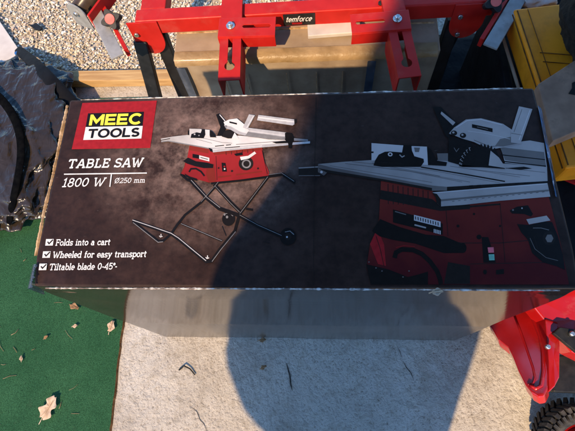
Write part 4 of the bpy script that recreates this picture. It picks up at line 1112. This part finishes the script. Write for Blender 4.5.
# folded matt sheet along the bag and a near-black strip painted as its shadowed fold
def sheet_strip(name, pts, w, m, label, cat, thick=.0015):
    bm = bmesh.new(); prev = None
    for i, (p, wd) in enumerate(zip(pts, w)):
        t = (pts[min(i + 1, len(pts) - 1)] - pts[max(i - 1, 0)]).normalized()
        s = t.cross(Vector((0, 0, 1))).normalized()
        q = [bm.verts.new(p - s * wd / 2), bm.verts.new(p - s * wd / 4 + Vector((0, 0, thick * 1.6))), bm.verts.new(p + s * wd / 5 + Vector((0, 0, thick))), bm.verts.new(p + s * wd / 2 - Vector((0, 0, thick)))]
        if prev:
            for k in range(3):
                f = bm.faces.new((prev[k], q[k], q[k + 1], prev[k + 1])); f.smooth = True
        prev = q
    me = bpy.data.meshes.new(name); bm.to_mesh(me); bm.free()
    o = link(name, me, m); s = o.modifiers.new('solid', 'SOLIDIFY'); s.thickness = .004
    ss = o.modifiers.new('sub', 'SUBSURF'); ss.levels = 2; ss.render_levels = 2
    return tag(o, label, cat)
from mathutils.bvhtree import BVHTree
tree = BVHTree.FromPolygons([v.co + bag.location for v in bag.data.vertices], [tuple(p.vertices) for p in bag.data.polygons])
def on_bag(px, py, lift):
    d = (at(px, py, 0) - CP).normalized(); h = tree.ray_cast(CP, d)
    p = h[0] if h[0] is not None else at(px, py, .012)
    return p + Vector((0, 0, lift))
def smooth_path(pp, it=2):
    for _ in range(it): pp = [pp[0]] + [(pp[i - 1] + pp[i] * 2 + pp[i + 1]) / 4 for i in range(1, len(pp) - 1)] + [pp[-1]]
    return pp
sheet_strip('plastic_sheet', smooth_path([on_bag(x, y, .012) for x, y in ((19, 51), (27, 57), (35, 64), (44, 73), (53, 83), (62, 93), (72, 104), (84, 118))]), [.03, .036, .040, .042, .044, .046, .048, .05], M['bin_dark'], 'matt black folded plastic sheet along the bin bag top edge', 'plastic sheet')
sheet_strip('fold_shade', smooth_path([on_bag(x, y, .010) for x, y in ((-14, 86), (-4, 92), (8, 104), (17, 116), (23, 130), (25, 146), (24, 162), (21, 178), (17, 194), (13, 210), (11, 226))]), [.022, .024, .026, .026, .026, .025, .025, .025, .024, .024, .022], M['fold_shade'], 'black strip in place of the shadowed fold of the shiny bin bag', 'fold_shade')
# pale board at the far left
mb = MB(); nrm = Vector((0, 0, -.012))
tp = [at(-40, -10, .02), at(-4, 16, .02), at(19, 50, .02), at(12, 62, .02), at(-40, 62, .02)]
mb.face(tp); mb.face([p + nrm for p in reversed(tp)])
for i in range(5): mb.face([tp[i], tp[i] + nrm, tp[(i + 1) % 5] + nrm, tp[(i + 1) % 5]])
bmesh.ops.recalc_face_normals(mb.bm, faces=mb.bm.faces[:])
o = mb.build('pale_board', M['white_board'], bevel=.001); tag(o, 'pale pinkish board lying on the gravel behind the bin bag', 'board')
mb = MB(); c = at(18, 53, .03); mb.box(c, (.022, .012, .012), Matrix.Rotation(.5, 3, 'Z')); o = mb.build('blue_clip', M['blue_plastic'], bevel=.003); tag(o, 'small blue plastic clip at the corner of the pale board', 'clip')

# ------------------------------------------------------------------ yellow box (right, rear)
ZY = .44
ya = at(514, 9, ZY); yb_ = at(566, 168, ZY)
dy = (yb_ - ya); LY = dy.length; dy.normalize(); dx = Vector((-dy.y, dy.x, 0))
if dx.x < 0: dx = -dx
yb = empty('yellow_box', (ya.x, ya.y, 0), math.atan2(dx.y, dx.x))
tag(yb, 'large yellow storage box with a lipped lid on the right behind the carton', 'storage box')
# local x: to the right (dx), local y: away ; front-left corner at (0,-LY)
WY = .34
mb = MB(); mb.box((WY / 2 + .004, -LY / 2, ZY - .045), (WY - .008, LY - .008, .074)); mb.build('box_body', M['yellow_board'], yb, bevel=.006)
mb = MB()
mb.plate([(0, -LY), (WY, -LY), (WY, 0), (0, 0)], [], Matrix.Translation((0, 0, ZY)), .010)
lidp = mb.build('box_lid', M['yellow_board'], yb, bevel=.004)
mb = MB(); mb.box((.17, -LY * .40, ZY + .0005), (.30, .0016, .002), Matrix.Rotation(R(-14), 3, 'Z')); mb.box((.17, -LY * .46, ZY + .0005), (.30, .0012, .002), Matrix.Rotation(R(-14), 3, 'Z')); mb.box((.006, -LY / 2, ZY + .0004), (.0022, LY - .012, .002)); mb.box((.03, -LY / 2, ZY + .0003), (.0012, LY - .012, .002)); mb.box((-.0003, -LY / 2, ZY - .012), (.002, LY - .01, .0025))
mb.build('lid_seam', M['seam_brown'], lidp)
mb = MB(); mb.box((-.003, -LY / 2, ZY - .076), (.006, LY - .01, .008)); mb.build('rim', M['kraft'], yb, bevel=.002)
mb = MB(); mb.box((.17, -.09, ZY + .004), (.03, .022, .010)); mb.build('latch', M['black_plastic'], lidp, bevel=.002)
# pale card carton on it
qc = [at(px, py, ZY + .035) for px, py in ((538, 84), (575, 60), (622, 112), (553, 141))]
c0 = sum(qc, Vector()) / 4
gcm = empty('small_carton', (c0.x, c0.y, ZY + .001))
tag(gcm, 'small pale grey carton resting on the yellow box', 'carton')
mb = MB(); mb.plate([(q.x - c0.x, q.y - c0.y) for q in reversed(qc)], [], Matrix.Translation((0, 0, .034)), .034); mb.build('carton_shell', M['grey_card'], gcm, bevel=.002)
q = at(571, 88, ZY + .035)
mb = MB(); mb.plate([(-.008, -.014), (.012, -.02), (.03, .0), (.022, .02), (.004, .012), (.002, .0)], [], Matrix.Translation((q.x - c0.x, q.y - c0.y, .0352)), .001); mb.build('printed_mark', M['scrap'], gcm)
# dark bundle at the top right
c1 = at(578, 22, ZY + .10)
crumple('fabric_bundle', (c1.x + .115, c1.y + .03, ZY + .085), (.12, .11, .085), M['dark_cloth'], 9.0, 'dark brown crumpled fabric bundle on the far end of the yellow box', 'bundle', sub=6, amp=.008, octs=3)
c2 = at(538, 2, .40)
mb = MB()
crumple('pale_rag', (c2.x, c2.y + .02, .40), (.035, .025, .02), M['white_board'], 4.0, 'pale crumpled rag behind the yellow box', 'rag', sub=4, amp=.012)

# ------------------------------------------------------------------ red garden machine (right, front)
gm = empty('garden_machine', (.62, -.08, 0))
tag(gm, 'glossy red garden machine with knobbly black wheel lying at the right edge', 'garden machine')
GI = Matrix.Translation((.62, -.08, 0)).inverted()
def gp(px, py, z): return GI @ at(px, py, z)
GN = Vector((-.35, .55, .76)).normalized()
GP0 = gp(525, 355, .20)
def gpl(px, py, up=0.0):
    o = GI @ CP; d = (at(px, py, 0) - CP).normalized(); P = GP0 + GN * up
    return o + d * ((P - o).dot(GN) / d.dot(GN))
def shell(name, outline, z, thick, m, tilt=None, bev=.006):
    top = [gpl(p[0], p[1], p[2]) if tilt else gp(*p) for p in outline]
    mb = MB(); n = len(top); dn = -GN * thick if tilt else Vector((0, 0, -thick))
    c = sum(top, Vector()) / n
    for i in range(n):
        j = (i + 1) % n
        mb.face([top[i], top[j], c]); mb.face([top[j] + dn, top[i] + dn, c + dn]); mb.face([top[i], top[i] + dn, top[j] + dn, top[j]])
    bmesh.ops.remove_doubles(mb.bm, verts=mb.bm.verts[:], dist=1e-5)
    bmesh.ops.recalc_face_normals(mb.bm, faces=mb.bm.faces[:])
    return mb.build(name, m, gm, bevel=bev, seg=3)
guard_out = [(488, 322, 0), (493, 330, 0), (498, 339, 0), (508, 347, 0), (513, 357, 0), (518, 370, 0), (525, 384, 0), (532, 393, 0), (538, 396.5, 0), (544, 395.5, 0), (547.5, 388, 0), (548, 372, 0), (547, 352, 0), (545, 338, 0), (540, 322, 0), (531, 300, 0), (510, 300, 0)]
g = shell('belt_guard', guard_out, .2, .03, M['red_gloss'], tilt=True, bev=.004)
rib = [gpl(*p) for p in [(513, 312, 0), (520, 330, 0), (527, 350, 0), (533, 368, 0), (535, 378, 0), (533, 384, 0), (528, 385, 0)]]
mb = MB(); mb.tube(rib, .0028, 8); mb.build('rib', M['red_gloss'], g)
fl = [gpl(*p) for p in [(526, 304, 0), (534, 321, 0), (540, 336, 0), (543, 353, 0), (543.5, 372, 0), (541, 386, 0), (536, 389, 0), (530, 385, 0)]]
mb = MB(); mb.tube(fl, .0045, 10); mb.build('rib', M['red_gloss'], g)
shell('side_cover', [(545, 318, .22), (558, 322, .22), (560, 345, .235), (559.5, 378, .25), (555, 387, .255), (549, 393, .255), (548.5, 360, .24)], .2, .10, M['red_gloss'], bev=.004)
shell('engine_hood', [(520, 290, .21), (546, 322, .215), (553, 330, .215), (572, 352, .22), (600, 366, .22), (620, 340, .22), (612, 290, .22), (580, 270, .22)], .2, .06, M['red_gloss'])
br = [(553, 333, .245), (560, 327, .245), (580, 330, .245), (592, 338, .245), (590, 362, .245), (576, 352, .245)]
bk = shell('bracket', br, .245, .012, M['black_plastic'], bev=.002)
for px, py, z_ in ((571, 334, .247), (547, 347, .243)):
    cc = gp(px, py, z_); mb = MB(); mb.tube([cc, cc + Vector((0, 0, .006)), cc + Vector((0, 0, .009))], .006, 10, radii=[.0058, .0058, .004]); mb.build('bolt', M['zinc'], bk)
shell('lower_deck', [(553, 356, .14), (620, 350, .14), (620, 395, .14), (553, 392, .14)], .14, .05, M['black_plastic'], bev=.004)
q = gp(608, 335, .0)
mb = MB(); mb.box((q.x + .02, q.y, .085), (.13, .15, .17)); mb.build('chassis', M['black_plastic'], gm, bevel=.006)
mb = MB(); mb.bar((q.x, q.y - .05, .07), gp(580, 444, .06), .03, .03); mb.build('axle_arm', M['black_tube'], gm, bevel=.003)
# wheel, lying nearly flat
wc = gp(580, 444, .075)
Mw = Matrix.Translation(wc) @ Matrix.Rotation(R(14), 4, 'X') @ Matrix.Rotation(R(-8), 4, 'Y')
whl = empty('wheel', (0, 0, 0)); whl.parent = gm
bm = bmesh.new(); nseg = 72; prof = []
RT, RI, HW = .086, .056, .045
for k in range(13):
    a = -100 + 200 * k / 12
    prof.append((RT - .020 + .020 * math.cos(R(a)), HW * math.sin(R(a)) * 1.0))
prof = [(RI, -HW * .8)] + prof + [(RI, HW * .8)]
rows = []
for i in range(nseg):
    an = 2 * math.pi * i / nseg
    rows.append([bm.verts.new(Mw @ Vector((r * math.cos(an), r * math.sin(an), z))) for r, z in prof])
for i in range(nseg):
    a, b = rows[i], rows[(i + 1) % nseg]
    for k in range(len(prof) - 1):
        f = bm.faces.new((a[k], b[k], b[k + 1], a[k + 1])); f.smooth = True
mb = MB(); mb.bm.free(); mb.bm = bm
for i in range(38):
    an = 2 * math.pi * i / 38
    for s, da in ((1, 0), (-1, .12)):
        rot = (Mw.to_3x3() @ Matrix.Rotation(an + da, 3, 'Z')) @ Matrix.Rotation(R(20 * s), 3, 'X')
        mb.box(Mw @ Vector(((RT + .002) * math.cos(an + da), (RT + .002) * math.sin(an + da), s * HW * .5)), (.012, .0085, HW * .9), rot)
        if s > 0: mb.box(Mw @ Vector(((RT - .014) * math.cos(an), (RT - .014) * math.sin(an), HW * .90)), (.020, .0065, .008), Mw.to_3x3() @ Matrix.Rotation(an, 3, 'Z'))
bmesh.ops.recalc_face_normals(bm, faces=bm.faces[:])
mb.build('tyre', M['rubber'], whl)
mb = MB()
mb.tube([Mw @ Vector((0, 0, -HW * .7)), Mw @ Vector((0, 0, HW * .45)), Mw @ Vector((0, 0, HW * .75)), Mw @ Vector((0, 0, HW * .78)), Mw @ Vector((0, 0, HW * .55))], .05, 40, radii=[.055, .055, .057, .051, .040])
mb.build('rim', M['red_gloss'], whl)
mb = MB(); mb.tube([Mw @ Vector((0, 0, HW * .5)), Mw @ Vector((0, 0, HW * 1.0))], .012, 16); mb.build('hub', M['zinc'], whl)

# ------------------------------------------------------------------ leaves, twigs, scraps
def leaf(name, px, py, z, L, lobes, m, rot, label, cat, group=None, curl=.25):
    c = at(px, py, z); n = 60; pts = []
    for i in range(n):
        a = 2 * math.pi * i / n
        r = .40 + .15 * math.cos(lobes * a + .6) + .05 * noise.noise((i * .7, px, py))
        x = math.cos(a) * L * .5 * (1 - .12 * math.cos(lobes * a)); y = math.sin(a) * L * r * .62 * (1 - .25 * math.cos(a))
        pts.append((x, y))
    mb = MB()
    cv = mb.bm.verts.new((0, 0, .003))
    ring1 = [mb.bm.verts.new((x * .5, y * .5, .004 + abs(y) * .3 * curl + .002 * noise.noise((x * 200, y * 200, 1)))) for x, y in pts]
    ring2 = [mb.bm.verts.new((x, y, .004 + (abs(y) * curl * 1.4) + (x / L) ** 2 * L * curl + .003 * noise.noise((x * 150, y * 150, 5)))) for x, y in pts]
    for i in range(n):
        j = (i + 1) % n
        mb.bm.faces.new((cv, ring1[i], ring1[j])); mb.bm.faces.new((ring1[i], ring2[i], ring2[j], ring1[j]))
    for f in mb.bm.faces: f.smooth = True
    mb.tube([(-L * .75, 0, .003), (-L * .4, .001, .005), (0, 0, .005), (L * .4, 0, .006)], .0009, 6)
    o = mb.build(name, m); o.location = c; o.rotation_euler = (R(6), R(-5), rot)
    s = o.modifiers.new('solid', 'SOLIDIFY'); s.thickness = .0006
    return tag(o, label, cat, group)
leaf('oak_leaf', 50, 407, .008, .066, 6, M['leaf'], R(62), 'large pale lobed oak leaf lying on the green carpet', 'leaf')
leaf('dry_leaf', 76, 307, .008, .030, 3, M['leaf_dark'], R(-20), 'small brown curled leaf on the carpet just below the carton corner', 'leaf')
leaf('dry_leaf', 112, 326, .008, .034, 4, M['leaf'], R(75), 'narrow pale leaf at the carpet edge close to the carton', 'leaf')
leaf('dry_leaf', 76, 326, .008, .016, 4, M['leaf'], R(15), 'tiny pale leaf scrap in the middle of the carpet', 'leaf')
leaf('dry_leaf', 47, 337, .008, .014, 3, M['leaf_dark'], R(40), 'tiny brown leaf scrap on the carpet, left of the others', 'leaf')
leaf('dry_leaf', 22, 358, .008, .015, 3, M['leaf'], R(100), 'tiny pale leaf scrap near the left edge of the carpet', 'leaf')
leaf('dry_leaf', 264, 367, .003, .018, 3, M['leaf_dark'], R(30), 'small brown leaf scrap on the concrete within the shadow', 'leaf')
leaf('dry_leaf', 263, 340, .003, .020, 4, M['leaf_dark'], R(10), 'small brown leaf scrap at the foot of the carton, left part', 'leaf')
leaf('dry_leaf', 437, 292, .66, .016, 4, M['leaf'], R(10), 'small curled leaf caught on the front edge of the carton', 'leaf')
# twig on the paving
def twig(name, pts, r, m, label, cat, group=None):
    mb = MB(); mb.tube(pts, r, 7, radii=[r * (1 - .4 * i / (len(pts) - 1)) for i in range(len(pts))]); o = mb.build(name, m)
    return tag(o, label, cat, group)
twig('twig', [at(179, 370, .004), at(184, 366, .009), at(190, 369, .006), at(195, 375, .004)], .0026, M['scrap'], 'short dark bent twig on the sunlit concrete', 'twig')
for i in range(26):
    px = random.uniform(-4, 112); py = random.uniform(232, 429)
    p = at(px, py, .0085)
    if p.x > edge_x(p.y) - .012 or (p.x > -.43 and p.y > -.01): continue
    L = random.uniform(.008, .040); an = random.uniform(0, 6.28); b_ = random.uniform(-.5, .5)
    d = Vector((math.cos(an), math.sin(an), 0)); e = Vector((math.cos(an + b_), math.sin(an + b_), .04))
    q = p + d * L * .5; r_ = q + e * L * .5
    if max(q.x, r_.x) > edge_x(p.y) - .005: continue
    mb = MB(); mb.tube([p, q, r_], random.uniform(.0004, .0009), 5); o = mb.build('straw', M['straw'])
    tag(o, 'thin dry straw fragment scattered on the green carpet', 'straw', 'straw fragments on the green carpet')
# black scrap on the gravel
mb = MB(); out = [(-.03, .012), (-.012, .008), (0, .018), (.012, .006), (.03, -.008), (.022, -.02), (.004, -.016), (-.008, -.006)]
mb.plate(out, [], Matrix.Translation(at(35, 26, .02)), .006); o = mb.build('black_scrap', M['scrap'], bevel=.001); tag(o, 'jagged black scrap lying on the pale gravel', 'scrap')

# ------------------------------------------------------------------ photographer (casts the shadow)
def skin_body(name, joints, bones, m, parent=None, sub=2, root=0):
    me = bpy.data.meshes.new(name); me.from_pydata([j[0] for j in joints], bones, [])
    o = link(name, me, m, parent)
    s = o.modifiers.new('skin', 'SKIN'); s.use_smooth_shade = True
    sv = me.skin_vertices[0].data
    for i, j in enumerate(joints):
        r = j[1]; sv[i].radius = (r, r) if not isinstance(r, tuple) else r
        sv[i].use_root = i == root
    ss = o.modifiers.new('sub', 'SUBSURF'); ss.levels = sub; ss.render_levels = sub
    return o
PX, PY = -.125, -.66
person = empty('person', (PX, PY, 0))
tag(person, 'person in a dark hooded jacket holding up a phone to take the picture', 'person')
V = Vector
J = [(V((0, 0, .95)), .15), (V((0, .02, 1.15)), .15), (V((0, .03, 1.34)), .15), (V((0, .04, 1.50)), .07), (V((0, .07, 1.60)), .085), (V((0, .09, 1.70)), .095), (V((0, .08, 1.78)), .06),
     (V((-.14, .03, 1.41)), .07), (V((-.13, .14, 1.20)), .05), (V((.06, .44, 1.37)), .033),
     (V((.20, .03, 1.41)), .075), (V((.38, .12, 1.22)), .055), (V((.30, .43, 1.37)), .033),
     (V((-.10, 0, .88)), .10), (V((-.01, .02, .48)), .062), (V((0, -.02, .09)), .045), (V((-.01, .14, .04)), .04),
     (V((.10, 0, .88)), .10), (V((.18, .02, .48)), .062), (V((.18, -.02, .09)), .045), (V((.19, .14, .04)), .04)]
Bn = [(0, 1), (1, 2), (2, 3), (3, 4), (4, 5), (5, 6), (2, 7), (7, 8), (8, 9), (2, 10), (10, 11), (11, 12), (0, 13), (13, 14), (14, 15), (15, 16), (0, 17), (17, 18), (18, 19), (19, 20)]
skin_body('body', J, Bn, M['skin'], person)
mb = MB(); rows = []
for z, l, r, ry in ((.28, -.24, .17, .16), (.36, -.238, .150, .17), (.45, -.24, .170, .18), (.53, -.30, .195, .19), (.59, -.40, .198, .20), (.66, -.455, .205, .21), (.75, -.465, .21, .21), (.9, -.45, .205, .20),
                    (1.1, -.40, .195, .19), (1.3, -.355, .195, .18), (1.40, -.345, .18, .16), (1.47, -.31, .12, .13), (1.52, -.23, .0, .10), (1.56, -.20, -.05, .08)):
    cx, rx = (l + r) / 2 - PX, (r - l) / 2
    rows.append([mb.bm.verts.new((cx + rx * math.cos(2 * math.pi * k / 28), .01 + ry * math.sin(2 * math.pi * k / 28), z)) for k in range(28)])
for a, b in zip(rows, rows[1:]):
    for k in range(28): mb.bm.faces.new((a[k], a[(k + 1) % 28], b[(k + 1) % 28], b[k]))
mb.build('jacket', M['jacket'], person, smooth=True)
for sl in ([(V((-.13, .03, 1.40)), .10), (V((-.12, .14, 1.19)), .08), (V((.04, .39, 1.34)), .052)], [(V((.22, .03, 1.40)), .11), (V((.38, .12, 1.21)), .09), (V((.31, .39, 1.34)), .052)]):
    skin_body('sleeve', sl, [(0, 1), (1, 2)], M['jacket'], person)
T = [(V((0, 0, .93)), .17), (V((-.10, 0, .84)), .125), (V((-.01, .02, .48)), .11), (V((0, -.02, .10)), .09), (V((.10, 0, .84)), .125), (V((.18, .02, .48)), .11), (V((.18, -.02, .10)), .09)]
skin_body('trousers', T, [(0, 1), (1, 2), (2, 3), (0, 4), (4, 5), (5, 6)], M['denim'], person)
for s in (0, .18):
    skin_body('shoe', [(V((s, -.05, .045)), .048), (V((s, .06, .045)), .046), (V((s + .01, .17, .035)), .036)], [(0, 1), (1, 2)], M['black_plastic'], person)
skin_body('hood', [(V((0, .02, 1.52)), .13), (V((0, .03, 1.64)), .145), (V((0, .04, 1.76)), .115)], [(0, 1), (1, 2)], M['jacket'], person)
skin_body('hair', [(V((0, .07, 1.74)), .10), (V((0, .10, 1.79)), .07)], [(0, 1)], M['hair'], person)
# face
skin_body('nose', [(V((0, .185, 1.69)), .012), (V((0, .20, 1.665)), .015)], [(0, 1)], M['skin'], person, 1)
for s in (-1, 1):
    mb = MB(); bmesh.ops.create_uvsphere(mb.bm, u_segments=14, v_segments=10, radius=.012, matrix=Matrix.Translation((s * .032, .168, 1.70))); mb.build('eye', M['white_board'], person, smooth=True)
mb = MB(); mb.tube([(-.022, .172, 1.635), (0, .18, 1.633), (.022, .172, 1.635)], .006, 8); mb.build('mouth', M['pink_plastic'], person)
# hands: palm and five fingers each, closed on the phone edges
for s, hx in ((-1, .075), (1, .275)):
    h = [(V((hx, .43, 1.370)), .030), (V((hx - s * .01, .475, 1.375)), .034), (V((hx - s * .015, .50, 1.380)), .03)]
    bn = [(0, 1), (1, 2)]
    for k in range(4):
        zf = 1.405 - k * .019; i0 = len(h)
        h += [(V((hx - s * .018, .505, zf)), .0095), (V((hx - s * .022, .525 + (.006 if k in (1, 2) else 0), zf)), .009), (V((hx - s * .040, .530, zf)), .0075)]
        bn += [(2, i0), (i0, i0 + 1), (i0 + 1, i0 + 2)]
    i0 = len(h)
    h += [(V((hx - s * .02, .465, 1.405)), .011), (V((hx - s * .042, .475, 1.415)), .0095), (V((hx - s * .058, .488, 1.412)), .008)]
    bn += [(1, i0), (i0, i0 + 1), (i0 + 1, i0 + 2)]
    skin_body('hand', h, bn, M['skin'], person)
mb = MB(); mb.box((0, 0, 0), (.155, .074, .008)); o = mb.build('mobile_phone', M['black_plastic'], bevel=.003)
o.matrix_world = Matrix.Translation(CP) @ RM.to_4x4() @ Matrix.Translation((.02, 0.0, .016))
tag(o, 'black mobile phone held in both hands by the photographer', 'phone')

# ------------------------------------------------------------------ unseen roof added behind the photographer to shade the right rear
cp = empty('shade_roof', (1.2, -1.45, 0))
tag(cp, 'unseen grey sheet roof on timber posts, added to shade the right side', 'shade_roof')
ZR = 2.6
mb = MB()
rp = [(-.84, -1.98), (1.3, -1.98), (1.3, 2.2), (-.53, 2.2), (-.54, -1.30), (-.64, -1.47)]
mb.plate([(x - 1.2, y + 1.45) for x, y in rp], [], Matrix.Translation((0, 0, ZR + .06)), .05); mb.build('roof', M['roof_sheet'], cp)
for y in (-1.9, .2, 2.1):
    mb = MB(); mb.box((0, y + 1.45, ZR / 2 - .06), (.1, .1, ZR - .12)); mb.build('post', M['timber'], cp, bevel=.005)
    mb = MB(); mb.box((.38 - 1.2, y + 1.45, ZR - .055), (1.7, .07, .12)); mb.build('roof_beam', M['timber'], cp, bevel=.004)

scene.cycles.max_bounces = 8
